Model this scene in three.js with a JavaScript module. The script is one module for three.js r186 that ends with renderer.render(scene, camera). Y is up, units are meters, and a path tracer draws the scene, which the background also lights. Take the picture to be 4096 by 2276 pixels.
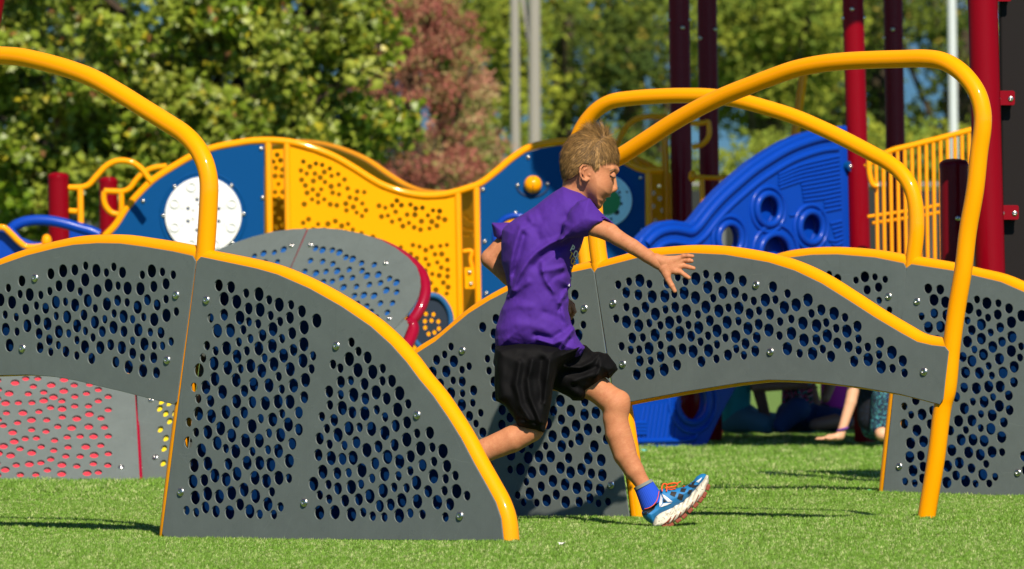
import * as THREE from 'three';
import { Sky } from 'three/addons/objects/Sky.js';
import { mergeGeometries, toCreasedNormals } from 'three/addons/utils/BufferGeometryUtils.js';
import { RoundedBoxGeometry } from 'three/addons/geometries/RoundedBoxGeometry.js';
import { FontLoader } from 'three/addons/loaders/FontLoader.js';
import { createNoise2D, createNoise3D } from 'simplex-noise';

// ---------------------------------------------------------------- camera, sky, sun, exposure
const IMG_W = 4096, IMG_H = 2276, FOCAL = 27000;          // a long lens, measured in pixels of the 4096-wide frame
const EYE = new THREE.Vector3(0, 0.63, 0);                // low viewpoint, about knee height, eighteen metres away
const PITCH = Math.atan((1215 - IMG_H / 2) / FOCAL);
const scene = new THREE.Scene();
const camera = new THREE.PerspectiveCamera(2 * Math.atan(IMG_H / 2 / FOCAL) * 180 / Math.PI, IMG_W / IMG_H, 0.5, 900);
camera.position.copy(EYE);
camera.rotation.set(PITCH, 0, 0);
camera.focus = 18.7;
camera.userData.fStop = 10.5;
const renderer = new THREE.WebGLRenderer({ antialias: true });
renderer.toneMapping = THREE.LinearToneMapping;
renderer.toneMappingExposure = 1.32;
renderer.shadowMap.enabled = true;
const SUN_AZ = 13.5 * Math.PI / 180, SUN_EL = 42 * Math.PI / 180;
const SUN = new THREE.Vector3(Math.sin(SUN_AZ) * Math.cos(SUN_EL), Math.sin(SUN_EL), Math.cos(SUN_AZ) * Math.cos(SUN_EL));
const sky = new Sky();
sky.name = 'sky';
sky.scale.setScalar(800);
sky.userData.kind = 'structure';
sky.material.uniforms.sunPosition.value.copy(SUN);
sky.material.uniforms.turbidity.value = 3.6;
sky.material.uniforms.rayleigh.value = 0.62;
sky.material.uniforms.mieCoefficient.value = 0.005;
scene.add(sky);
scene.environmentIntensity = 0.1;
const sun = new THREE.DirectionalLight(0xfff1dc, 5);
sun.position.copy(SUN).multiplyScalar(60).add(new THREE.Vector3(0, 0, -24));
sun.target.position.set(0, 0, -24);
sun.castShadow = true;
sun.shadow.mapSize.set(4096, 4096);
Object.assign(sun.shadow.camera, { left: -14, right: 14, top: 14, bottom: -14, near: 1, far: 160 });
scene.add(sun, sun.target);

// ---------------------------------------------------------------- helpers
let seed = 12345;
const rnd = () => { seed = (seed + 0x6d2b79f5) | 0; let t = Math.imul(seed ^ (seed >>> 15), 1 | seed); t = (t + Math.imul(t ^ (t >>> 7), 61 | t)) ^ t; return ((t ^ (t >>> 14)) >>> 0) / 4294967296; };
const rr = (a, b) => a + (b - a) * rnd();
const noise2 = createNoise2D(rnd), noise3 = createNoise3D(rnd);
const V = (x, y, z) => new THREE.Vector3(x, y, z);
const lerp = (a, b, t) => a + (b - a) * t, clamp = (x, a, b) => Math.min(b, Math.max(a, x));
const smooth = (a, b, x) => { const t = clamp((x - a) / (b - a), 0, 1); return t * t * (3 - 2 * t); };
const rgb = (r, g, b) => new THREE.Color().setRGB(r, g, b);
const used = new Map();
function numbered(name) { const n = used.get(name) ?? 0; used.set(name, n + 1); return n ? name + '_' + String(n).padStart(3, '0') : name; }
function lit(o) { o.traverse((m) => { if (m.isMesh) { m.castShadow = true; m.receiveShadow = true; } }); return o; }
function thing(name, label, category, pos = V(0, 0, 0), turn = 0, group) {
  const o = new THREE.Group();
  o.name = numbered(name); o.position.copy(pos); o.rotation.y = turn;
  o.userData = { label, category };
  if (group) o.userData.group = group;
  scene.add(o);
  return o;
}
function part(name, geo, mat, parent, label) {
  const m = new THREE.Mesh(geo, mat);
  m.name = name; m.castShadow = m.receiveShadow = true;
  if (label) m.userData.label = label;
  parent.add(m);
  return m;
}
function single(name, geo, mat, label, category, group) {
  const m = part(numbered(name), geo, mat, scene);
  m.userData = { label, category };
  if (group) m.userData.group = group;
  return m;
}
function structure(name, geo, mat) { const m = part(name, geo, mat, scene); m.userData = { kind: 'structure' }; return m; }
// direction of the sight line through a place in the frame, scaled to one metre of depth
function ray(px, py) {
  const a = (px - IMG_W / 2) / FOCAL, b = -(py - IMG_H / 2) / FOCAL, c = Math.cos(PITCH), s = Math.sin(PITCH);
  const d = V(a, b * c + s, b * s - c);
  return d.multiplyScalar(1 / -d.z);
}
const at = (px, py, depth) => ray(px, py).multiplyScalar(depth).add(EYE);
const pairs = (flat) => { const o = []; for (let i = 0; i < flat.length; i += 2) o.push([flat[i], flat[i + 1]]); return o; };
// an upright plane that stands at a measured depth and is turned by yaw degrees (positive: its right end is nearer)
function frame(px, py, depth, yaw) {
  const a = yaw * Math.PI / 180, O = at(px, py, depth), e = V(Math.cos(a), 0, Math.sin(a)), n = V(-Math.sin(a), 0, Math.cos(a));
  return {
    O, e, n, turn: -a,
    uv(x, y, w = 0) {
      const d = ray(x, y), t = O.clone().addScaledVector(n, w).sub(EYE).dot(n) / d.dot(n), p = d.multiplyScalar(t).add(EYE).sub(O);
      return [p.dot(e), p.y];
    },
    world(u, v, w = 0) { return O.clone().addScaledVector(e, u).addScaledVector(n, w).add(V(0, v, 0)); },
  };
}
function tube(points, r, seg = 80, sides = 14, closed = false) {
  const c = new THREE.CatmullRomCurve3(points, closed, 'centripetal');
  return new THREE.TubeGeometry(c, seg, r, sides, closed);
}
function rod(a, b, r, sides = 14, r2 = r) {
  const d = b.clone().sub(a), g = new THREE.CylinderGeometry(r2, r, d.length(), sides, 1);
  g.applyQuaternion(new THREE.Quaternion().setFromUnitVectors(V(0, 1, 0), d.clone().normalize()));
  g.translate((a.x + b.x) / 2, (a.y + b.y) / 2, (a.z + b.z) / 2);
  return g;
}
function shapeOf(pts) { return new THREE.Shape(pts.map(([x, y]) => new THREE.Vector2(x, y))); }
// a slab in the (u, v) plane from w0 to w1 with eased edges and round holes [u, v, r]
function slab(pts, w0, w1, holes = [], ease = 0.0025, holeSeg = 20, easeSeg = 3) {
  const s = shapeOf(pts);
  for (const [x, y, r] of holes) { const p = new THREE.Path(); p.absarc(x, y, r + ease, 0, Math.PI * 2, true); s.holes.push(p); }
  const g = new THREE.ExtrudeGeometry(s, { depth: w1 - w0 - 2 * ease, bevelEnabled: ease > 0, bevelThickness: ease, bevelSize: ease, bevelSegments: easeSeg, curveSegments: holeSeg });
  g.translate(0, 0, w0 + ease);
  return g;
}
function canvasNoise(w, h, fn, srgb = false) {
  const data = new Uint8Array(w * h * 4);
  for (let y = 0; y < h; y++) for (let x = 0; x < w; x++) { const c = fn(x / w, y / h), i = (y * w + x) * 4; data[i] = c[0]; data[i + 1] = c[1]; data[i + 2] = c[2]; data[i + 3] = 255; }
  const t = new THREE.DataTexture(data, w, h);
  t.wrapS = t.wrapT = THREE.RepeatWrapping; t.magFilter = THREE.LinearFilter; t.minFilter = THREE.LinearMipmapLinearFilter; t.generateMipmaps = true;
  if (srgb) t.colorSpace = THREE.SRGBColorSpace;
  t.needsUpdate = true;
  return t;
}
// noise that repeats after one unit in x and y
function tileNoise(x, y, f, k = 0) {
  const a = x * Math.PI * 2, b = y * Math.PI * 2, r = f / (Math.PI * 2);
  return (noise3(Math.cos(a) * r + k * 7.1, Math.sin(a) * r + Math.cos(b) * r * 1.3, Math.sin(b) * r * 1.3 - k * 3.7) + noise3(Math.cos(a) * r - k * 2.3, Math.cos(b) * r, Math.sin(a) * r * 1.1 + Math.sin(b) * r)) / 2;
}
const repeated = (t, rx, ry = rx) => { const c = t.clone(); c.repeat.set(rx, ry); c.needsUpdate = true; return c; };

// ---------------------------------------------------------------- materials
const grainMap = canvasNoise(256, 256, () => { const v = 128 + rr(-90, 90); return [v, v, v]; });
const scuffMap = canvasNoise(512, 512, (x, y) => {           // faint scuffs, dried splashes and cloudy wear in the plastic sheet
  const n = tileNoise(x, y, 5, 1) * 0.5 + tileNoise(x, y, 17, 2) * 0.3, s = Math.max(0, tileNoise(x * 1, y, 60, 4) - 0.62) * 90;
  const v = clamp(230 + n * 12 + s * 0.6 + rr(-4, 4), 0, 255);
  return [v * 0.985, v, v * 0.99];
}, true);
{ // thin pale scratches and rain streaks on the sheet
  const d = scuffMap.image.data, mark = (x, y, a) => { const i = ((((y | 0) % 512 + 512) % 512) * 512 + (((x | 0) % 512 + 512) % 512)) * 4; for (let c = 0; c < 3; c++) d[i + c] = clamp(d[i + c] + a, 0, 255); };
  for (let k = 0; k < 46; k++) { let x = rr(0, 512), y = rr(0, 512), a = rr(0, 6.283), n = rr(12, 70); const s = rr(8, 24); for (let i = 0; i < n; i++) { mark(x, y, s); x += Math.cos(a); y += Math.sin(a); a += rr(-0.05, 0.05); } }
  for (let k = 0; k < 60; k++) { let x = rr(0, 512), y = rr(0, 512); const n = rr(40, 170), s = rr(-9, 7); for (let i = 0; i < n; i++) { mark(x, y, s); mark(x + 1, y, s * 0.6); y += 1; x += rr(-0.12, 0.12); } }
  for (let k = 0; k < 30; k++) { const x = rr(0, 512), y = rr(0, 512); for (let i = 0; i < 14; i++) mark(x + rr(-5, 5), y + rr(-3, 3), rr(-28, 18)); }
}
const roughMap = canvasNoise(256, 256, (x, y) => { const v = clamp(150 + tileNoise(x, y, 6, 5) * 55 + rr(-25, 25), 0, 255); return [v, v, v]; });
const M = {
  grey: new THREE.MeshPhysicalMaterial({ color: rgb(0.158, 0.183, 0.181), map: repeated(scuffMap, 1.6), roughness: 0.62, roughnessMap: repeated(roughMap, 3), bumpMap: repeated(grainMap, 9), bumpScale: 0.00012, specularIntensity: 0.35 }),
  yellow: new THREE.MeshPhysicalMaterial({ color: rgb(0.9, 0.33, 0.0003), roughness: 0.5, clearcoat: 0.35, clearcoatRoughness: 0.08, specularIntensity: 0.12 }),
  yellowPlate: new THREE.MeshPhysicalMaterial({ color: rgb(0.88, 0.345, 0.0005), roughness: 0.6, specularIntensity: 0.12 }),
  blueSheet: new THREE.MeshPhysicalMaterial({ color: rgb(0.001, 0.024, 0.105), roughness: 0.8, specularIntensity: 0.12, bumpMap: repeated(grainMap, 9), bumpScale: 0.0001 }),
  steel: new THREE.MeshStandardMaterial({ color: rgb(0.62, 0.6, 0.56), metalness: 1, roughness: 0.28 }),
  crimson: new THREE.MeshPhysicalMaterial({ color: rgb(0.27, 0.002, 0.022), roughness: 0.5, clearcoat: 0.5, clearcoatRoughness: 0.08, specularIntensity: 0.15 }),
  red: new THREE.MeshPhysicalMaterial({ color: rgb(0.2, 0.0005, 0.006), roughness: 0.5, clearcoat: 0.15, clearcoatRoughness: 0.08, specularIntensity: 0.06 }),
};
// ---------------------------------------------------------------- the three perforated climbing walls
const K = 1928 / 1024;                                        // magnification at which the hole centres were measured
// holes are listed as [corner x, corner y, then x, y, size ...]; sizes 1, 2, 3 are the three punch diameters
const HOLE_R = { 1: 0.0114, 2: 0.0148, 3: 0.0175 };
function holesFrom(lists, fr, w, scale = 1) {
  const out = [];
  for (const [ox, oy, flat] of lists) for (let i = 0; i < flat.length; i += 3) {
    const [u, v] = fr.uv(ox + flat[i] / K, oy + flat[i + 1] / K, w), r = HOLE_R[flat[i + 2]] * scale;
    if (!out.some((h) => Math.hypot(h[0] - u, h[1] - v) < h[2] + r + 0.004)) out.push([u, v, r]);
  }
  return out;
}
function placesFrom(lists, fr, w) { const out = []; for (const [ox, oy, flat] of lists) for (const [x, y] of pairs(flat)) out.push(fr.uv(ox + x / K, oy + y / K, w)); return out; }
const AREAS = { c21: [0, 760], c22: [1024, 760], c23: [2048, 760], c24: [3072, 760], c31: [0, 1516], c32: [1024, 1516], c33: [2048, 1516], c34: [3072, 1516], c11: [0, 0], c13: [2048, 0], c14: [3072, 0] };
const L = (area, ...flat) => [AREAS[area][0], AREAS[area][1], flat];

const HOLES_A_RIGHT = [
  L('c21', 1646, 718, 2, 1738, 732, 2, 1852, 777, 1, 1686, 820, 3, 1780, 842, 3, 1870, 893, 2, 1686, 940, 2, 1585, 965, 1, 1804, 962, 3, 1872, 993, 1, 1635, 1060, 3, 1733, 1058, 3, 1831, 1053, 1, 1884, 1120, 1,
    1557, 1172, 1, 1797, 1145, 1, 1622, 1212, 1, 1704, 1192, 3, 1857, 1212, 1, 1528, 1265, 1, 1782, 1255, 3, 1610, 1307, 3, 1498, 1358, 3, 1712, 1340, 3, 1810, 1347, 1, 1886, 1325, 3, 1616, 1424, 3, 1776, 1432, 3),
  L('c22', 20, 785, 3, 97, 828, 1, 172, 864, 3, 262, 865, 1, 343, 914, 2, 28, 903, 3, 108, 946, 1, 253, 962, 2, 455, 984, 3, 14, 1008, 1, 179, 991, 1, 125, 1048, 3, 360, 1035, 3, 47, 1095, 2, 270, 1079, 2, 194, 1120, 1, 18, 1194, 3, 120, 1175, 3,
    358, 1163, 3, 280, 1205, 2, 205, 1248, 3, 428, 1250, 1, 62, 1266, 1, 351, 1286, 3, 132, 1312, 3, 416, 1348, 1, 40, 1362, 3, 255, 1350, 3, 169, 1405, 1, 717, 1147, 1, 770, 1216, 1, 700, 1273, 3, 838, 1262, 2, 578, 1313, 1, 633, 1342, 1, 764, 1357, 3, 876, 1370, 3, 952, 1345, 1),
  L('c32', -20, 42, 3, 95, 48, 3, 192, 77, 1, 280, 50, 3, 370, 8, 3, 68, 183, 3, 164, 170, 3, 253, 172, 3, 361, 138, 2, 195, 262, 1, 123, 306, 3, 34, 299, 1, 320, 253, 2, 241, 343, 3, 96, 408, 1, 182, 423, 3, 320, 381, 2, 22, 465, 3, 271, 488, 2, 88, 533, 1, 166, 542, 3,
    25, 633, 3, 108, 646, 3, 248, 617, 3, 170, 745, 3, 246, 748, 1, -10, 745, 3, 76, 768, 3, 118, 850, 1, -6, 883, 3, 87, 943, 3, 183, 963, 1, 133, 1021, 1, 26, 1019, 1,
    637, 22, 2, 712, 12, 1, 815, 38, 2, 950, 15, 1, 1021, 15, 2, 549, 95, 2, 636, 119, 1, 733, 120, 3, 820, 148, 2, 902, 101, 3, 981, 148, 2, 1079, 108, 3, 1144, 188, 1, 555, 196, 1, 647, 219, 3, 723, 252, 2, 817, 260, 3, 907, 232, 1, 1064, 232, 3, 970, 287, 1,
    494, 283, 1, 586, 310, 2, 532, 374, 1, 698, 373, 3, 778, 364, 1, 867, 376, 3, 1050, 353, 2, 1135, 328, 2, 478, 449, 2, 615, 421, 3, 552, 492, 1, 664, 501, 1, 754, 477, 2, 968, 407, 3, 1211, 410, 1, 1307, 405, 2, 1132, 457, 3, 1042, 498, 2, 920, 509, 2, 832, 536, 3,
    468, 572, 2, 564, 596, 3, 649, 602, 2, 728, 594, 3, 988, 587, 3, 1079, 622, 3, 1163, 583, 2, 1238, 524, 3, 1326, 515, 1, 1405, 543, 3, 895, 636, 2, 1339, 622, 1, 1252, 651, 2, 1436, 656, 2, 501, 699, 3, 610, 710, 2, 696, 706, 1, 795, 688, 3, 966, 717, 3, 1160, 693, 1,
    1334, 733, 3, 1500, 728, 1, 873, 749, 1, 1071, 731, 1, 1426, 752, 1, 432, 790, 3, 1206, 782, 3, 544, 795, 1, 615, 825, 2, 716, 814, 3, 789, 793, 1, 955, 842, 3, 1039, 816, 1, 1132, 821, 1, 1294, 846, 2, 1418, 842, 1, 1508, 845, 3, 1588, 879, 1, 479, 874, 1, 549, 905, 1,
    669, 916, 2, 772, 907, 2, 855, 883, 3, 1095, 914, 3, 1213, 922, 3, 1363, 928, 3, 1459, 943, 2, 930, 957, 2, 1012, 946, 2, 476, 1006, 3, 593, 1003, 3, 717, 1020, 3, 806, 1005, 1, 877, 1033, 1, 965, 1040, 1, 1077, 1029, 3, 1160, 1010, 1, 1252, 1020, 1, 1425, 1040, 1),
  L('c31', 1461, 62, 1, 1548, 62, 3, 1673, 98, 3, 1838, 90, 2, 1492, 148, 1, 1583, 167, 2, 1779, 169, 3, 1898, 175, 2, 1493, 261, 3, 1590, 281, 3, 1698, 250, 3, 1836, 253, 2, 1774, 325, 2, 1422, 325, 1, 1896, 356, 3, 1475, 402, 1, 1562, 400, 3, 1659, 373, 3, 1742, 427, 3, 1417, 478, 2,
    1846, 464, 3, 1633, 484, 3, 1515, 538, 3, 1699, 524, 1, 1772, 545, 3, 1899, 547, 1, 1460, 650, 3, 1645, 592, 3, 1563, 637, 3, 1858, 632, 3, 1718, 640, 2, 1451, 772, 3, 1537, 762, 2, 1616, 728, 3, 1700, 757, 3, 1782, 715, 3, 1469, 893, 3, 1561, 864, 3, 1742, 859, 3, 1836, 834, 3,
    1650, 885, 3, 1546, 968, 2, 1728, 1005, 3, 1806, 945, 2, 1404, 990, 1, 1476, 1005, 1, 1624, 998, 2, 1879, 997, 3),
];
const HOLES_A_LEFT = [L('c21', 642, 572, 1, 380, 632, 2, 472, 610, 3, 560, 603, 2, 722, 607, 3, 798, 623, 1, 854, 580, 1, 919, 622, 2, 1069, 640, 1, 1140, 611, 3, 1220, 618, 1, 1302, 640, 1, 162, 686, 2, 638, 678, 3, 440, 723, 2, 528, 722, 3, 1247, 708, 2, 814, 719, 3, 886, 722, 1, 957, 741, 3,
  1054, 745, 3, 1155, 728, 2, 731, 759, 3, 601, 766, 1, 60, 739, 1, 148, 785, 1, 220, 789, 3, 304, 792, 1, 372, 763, 1, 0, 828, 3, 87, 847, 3, 417, 847, 3, 490, 843, 1, 562, 868, 3, 657, 834, 3, 882, 833, 2, 954, 848, 1, 1107, 828, 2, 1247, 823, 1, 801, 860, 3, 1033, 884, 3, 1180, 867, 2,
  190, 898, 2, 271, 872, 1, 340, 892, 2, 714, 893, 1, 1325, 917, 1, 36, 940, 1, 119, 958, 1, 277, 978, 2, 420, 950, 1, 502, 958, 3, 629, 943, 2, 856, 931, 1, 927, 954, 3, 1079, 958, 1, 1158, 977, 3, 1250, 945, 3, 711, 997, 3, 786, 975, 1, 995, 975, 1, 203, 1024, 3, 354, 1009, 3, 577, 1025, 3,
  851, 1036, 3, 930, 1066, 2, 1038, 1055, 3, 40, 1050, 3, 125, 1068, 1, 291, 1082, 2, 440, 1068, 3, 640, 1063, 1, 514, 1081, 1, 767, 1067, 2, 1209, 1076, 2, 1129, 1072, 1, 697, 1112, 1, 368, 1130, 2, 576, 1132, 1, 995, 1137, 1, 1286, 1142, 1, 1084, 1162, 3, 69, 1170, 3, 436, 1170, 1, 636, 1182, 3,
  752, 1188, 3, 830, 1167, 2, 914, 1188, 3, 1158, 1172, 1, 1221, 1175, 1, 298, 1188, 2, 379, 1220, 1, 493, 1218, 2, 996, 1232, 2, 575, 1248, 1, 1069, 1264, 1, 1154, 1264, 2, 687, 1270, 2, 869, 1297, 2, 966, 1334, 3, 1074, 1362, 3, 1175, 1377, 2,
  -120, 760, 2, -210, 820, 3, -90, 900, 1, -180, 960, 2, -60, 1010, 2, -280, 900, 1, -300, 1010, 3, -150, 1080, 3, -390, 980, 2, -230, 1160, 2, -420, 1090, 1, -80, 1170, 1, -330, 1190, 1)];
const HOLES_B_RIGHT = [
  L('c23', 798, 713, 1, 879, 690, 1, 960, 682, 3, 1032, 708, 1, 857, 773, 2, 949, 790, 2, 1053, 804, 3, 1148, 800, 3, 1219, 783, 1, 1293, 776, 3, 1381, 668, 3, 1245, 655, 1, 1304, 688, 1, 1168, 700, 2, 1459, 634, 1, 1546, 660, 2, 1637, 664, 3, 1735, 685, 2, 1471, 733, 3, 1513, 815, 1, 1585, 772, 3, 1677, 773, 2, 1750, 808, 1, 1818, 836, 1,
    1905, 829, 3, 859, 882, 1, 1002, 883, 2, 1153, 900, 1, 1226, 884, 2, 1379, 811, 3, 930, 920, 2, 1077, 935, 3, 1311, 908, 3, 1457, 882, 3, 1398, 938, 1, 1555, 911, 3, 1628, 887, 1, 1706, 890, 3, 1858, 910, 1, 1787, 932, 2, 782, 969, 1, 859, 993, 3, 1032, 1003, 1, 1184, 998, 3, 1255, 976, 1, 1326, 1017, 1, 952, 1021, 3,
    1115, 1020, 1, 1487, 985, 2, 1617, 996, 3, 1703, 988, 1, 1855, 1012, 2, 1774, 1043, 3, 903, 1115, 2, 983, 1111, 1, 1075, 1093, 3, 1183, 1102, 2, 1261, 1073, 3, 1346, 1102, 2, 1403, 1037, 3, 1541, 1060, 3, 1474, 1098, 1, 1605, 1113, 1, 1682, 1104, 3, 1840, 1111, 2, 823, 1177, 1, 892, 1205, 1, 956, 1202, 1, 1029, 1193, 3,
    1117, 1169, 1, 1417, 1143, 1, 1541, 1164, 1, 1756, 1158, 2, 1198, 1216, 3, 1282, 1197, 2, 1361, 1216, 3, 1477, 1209, 3, 1686, 1197, 1, 1624, 1243, 2, 1829, 1213, 2, 1744, 1245, 1, 960, 1288, 2, 1042, 1286, 1, 1116, 1256, 2, 1424, 1292, 2, 1537, 1272, 1, 1241, 1318, 2, 1143, 1354, 3, 937, 1391, 2, 1037, 1380, 3),
  L('c24', 35, 730, 2, 53, 826, 1, 145, 780, 1, 298, 828, 3, 120, 885, 3, 209, 865, 3, 325, 930, 1, 399, 903, 2, 495, 930, 3, 578, 960, 1, 12, 935, 2, 89, 991, 1, 173, 972, 1, 260, 1003, 3, 363, 1022, 3, 436, 999, 1, 511, 1042, 1, 591, 1063, 3, 671, 1027, 2, 4, 1055, 3, 84, 1097, 1, 174, 1080, 3, 679, 1121, 1, 268, 1130, 3, 361, 1128, 2,
    443, 1098, 3, 519, 1154, 2, 604, 1180, 2, 749, 1183, 1, 840, 1148, 2, 680, 1207, 1, 930, 1223, 3, 143, 1195, 3, 236, 1230, 1, 333, 1232, 3, 410, 1198, 1, 472, 1253, 2, 834, 1240, 1, 1012, 1287, 2, 752, 1277, 3, 646, 1290, 2, 849, 1333, 3, 936, 1344, 1, 1026, 1378, 1),
];
const HOLES_B_LEFT = [
  L('c22', 1466, 1180, 1, 1418, 1240, 1, 1357, 1281, 2, 1487, 1291, 3, 1430, 1367, 3, 1602, 1328, 1, 1549, 1355, 1, 1326, 1375, 3, 1704, 1034, 2, 1805, 973, 2, 1790, 1082, 2, 1740, 1272, 1, 1795, 1190, 2, 1810, 1300, 2, 1752, 1362, 1, 1900, 930, 1, 1890, 1030, 3, 1880, 1140, 1, 1885, 1240, 2, 1900, 1350, 3),
  L('c32', 1386, 35, 2, 1482, 12, 1, 1550, 20, 2, 1465, 109, 3, 1553, 109, 1, 1636, 87, 2, 1547, 197, 3, 1630, 181, 1, 1605, 280, 2, 1690, 256, 1, 1852, 233, 2, 1654, 337, 1, 1850, 345, 2, 1705, 404, 2, 1912, 290, 2, 1640, 440, 1, 1912, 683, 1, 1790, 20, 2, 1800, 130, 2, 1760, 480, 3, 1840, 540, 2, 1560, 470, 2, 1480, 330, 1, 1420, 230, 2, 1500, 560, 2, 1600, 600, 3, 1700, 590, 1, 1760, 660, 2, 1660, 720, 1),
  L('c33', 15, 300, 2, 310, 240, 2, 362, 165, 3, 440, 240, 3, 543, 270, 3, 628, 255, 3, 369, 307, 2, 479, 352, 3, 302, 432, 3, 400, 402, 3, 505, 455, 3, 569, 381, 3, 649, 382, 1, 708, 455, 2, 250, 505, 1, 371, 507, 3, 441, 490, 1, 617, 508, 3, 493, 553, 3, 70, 520, 2, 140, 495, 1, 210, 450, 2, 288, 585, 3, 423, 597, 2, 120, 593, 3, 200, 584, 3, 571, 598, 3, 669, 612, 3,
    61, 680, 3, 148, 703, 3, 233, 684, 3, 362, 670, 3, 438, 704, 3, 520, 680, 3, 595, 713, 2, 677, 725, 3, 105, 775, 1, 217, 811, 2, 305, 769, 3, 397, 796, 3, 330, 872, 2, 485, 823, 3, 571, 805, 3, 660, 835, 3, 131, 862, 3, 40, 876, 1, 85, 930, 1, 184, 933, 1, 258, 915, 3, 401, 928, 3, 503, 927, 2, 584, 900, 2, 649, 936, 1, 720, 925, 1, 545, 170, 2, 265, 335, 3, -10, 570, 3, 180, 360, 2, 120, 420, 3, 60, 180, 3, 150, 120, 2, 240, 80, 3, 330, 40, 1, 450, 70, 2, 640, 150, 2),
  L('c23', 471, 790, 2, 535, 1016, 1, 495, 1095, 3, 440, 990, 2, 420, 1190, 3, 330, 1260, 3, 260, 1340, 2, 350, 870, 2, 300, 980, 3, 200, 1060, 3, 180, 1200, 2, 90, 1290, 3, 460, 1300, 2, 540, 1230, 3, 380, 1380, 1, 570, 1360, 2, 60, 1000, 2, 100, 1110, 1, 20, 1400, 2, 170, 1400, 3),
];
const HOLES_C_RIGHT = [
  L('c24', 1205, 742, 2, 1295, 750, 2, 1248, 828, 3, 1335, 845, 3, 1572, 825, 1, 1646, 852, 3, 1733, 853, 1, 1813, 892, 2, 1510, 890, 3, 1586, 926, 1, 1728, 938, 2, 1910, 948, 3, 1250, 930, 2, 1155, 952, 1, 1345, 945, 3, 1500, 983, 1, 1655, 962, 1, 1605, 1013, 3, 1831, 996, 3, 1533, 1055, 2, 1206, 1034, 3, 1298, 1030, 3, 1675, 1073, 1, 1746, 1035, 2, 1500, 1142, 3, 1605, 1120, 3, 1760, 1143, 2, 1835, 1106, 3,
    1274, 1130, 2, 1552, 1202, 1, 1690, 1182, 3, 1905, 1178, 1, 1830, 1213, 3, 1620, 1240, 3, 1465, 1258, 2, 1533, 1288, 3, 1741, 1272, 3, 1660, 1325, 1, 1896, 1262, 1, 1852, 1332, 3, 1485, 1374, 3, 1590, 1378, 3, 1768, 1375, 3, 1684, 1398, 1, 1410, 760, 1, 1440, 860, 3, 1430, 980, 2, 1400, 1080, 1, 1370, 1180, 3, 1180, 1150, 1, 1250, 1230, 3, 1340, 1290, 2, 1120, 1260, 1, 1210, 1340, 3, 1400, 1360, 1, 1980, 870, 2, 2010, 1010, 3, 2000, 1120, 1, 1990, 1230, 2, 2060, 1150, 3),
  L('c34', 1475, 65, 2, 1567, 70, 3, 1660, 57, 3, 1746, 57, 3, 1850, 25, 2, 1415, 135, 2, 1541, 171, 1, 1625, 172, 3, 1693, 137, 1, 1811, 125, 2, 1025, 206, 1, 1076, 270, 1, 1158, 267, 3, 1476, 222, 3, 1740, 203, 3, 1817, 235, 2, 1240, 240, 2, 1686, 274, 3, 1602, 264, 1, 1025, 338, 2, 1119, 387, 3, 1222, 340, 2, 1433, 316, 3, 1533, 313, 3, 1488, 384, 1, 1600, 370, 1, 1676, 376, 3, 1774, 327, 2, 1370, 388, 2,
    1072, 484, 3, 1169, 470, 3, 1452, 458, 3, 1541, 458, 3, 1625, 467, 3, 1757, 438, 3, 1066, 588, 3, 1149, 578, 2, 1382, 537, 3, 1509, 553, 3, 1596, 571, 3, 1685, 549, 3, 1761, 551, 1, 1090, 690, 3, 1168, 660, 2, 1350, 656, 3, 1438, 632, 3, 1530, 673, 2, 1641, 640, 1, 1031, 772, 1, 1103, 785, 1, 1345, 780, 3, 1414, 727, 2, 1486, 769, 3, 1615, 722, 3, 1561, 789, 1, 1664, 787, 1, 1709, 737, 1, 1164, 750, 2, 1926, 582, 2,
    1110, 160, 2, 1120, 60, 2, 1200, 120, 1, 1320, 60, 3, 1310, 180, 2, 1330, 440, 2, 1290, 560, 3, 1260, 680, 2, 1250, 780, 1, 1940, 690, 2, 1990, 560, 3, 1980, 430, 1, 1970, 780, 1, 2040, 660, 3, 2060, 780, 2),
];
const HOLES_C_LEFT = [L('c24', 459, 636, 1, 522, 668, 2, 660, 680, 1, 727, 655, 3, 803, 656, 1, 880, 674, 1, 650, 755, 3, 744, 753, 2, 830, 733, 2, 835, 832, 1, 912, 905, 1, 740, 850, 2, 560, 760, 2, 460, 740, 3, 380, 690, 1, 640, 860, 3, 720, 950, 2, 820, 930, 3, 880, 1010, 2, 780, 1040, 1)];

const ROLES = { front: 0.031, rail: 0.0253 };
const boltGeo = (() => {
  const p = [[0, 0.0028], [0.0024, 0.0028], [0.0029, 0.0052], [0.0048, 0.0051], [0.0074, 0.0042], [0.0092, 0.0027], [0.0101, 0.0007], [0.0101, -0.0004]].map(([x, y]) => new THREE.Vector2(x, y));
  const g = new THREE.LatheGeometry(p, 20); g.rotateX(Math.PI / 2); return g;
})();
function inset(pts, k) { const c = pts.reduce((a, p) => [a[0] + p[0] / pts.length, a[1] + p[1] / pts.length], [0, 0]); return pts.map(([x, y]) => [c[0] + (x - c[0]) * k, c[1] + (y - c[1]) * k]); }
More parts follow.
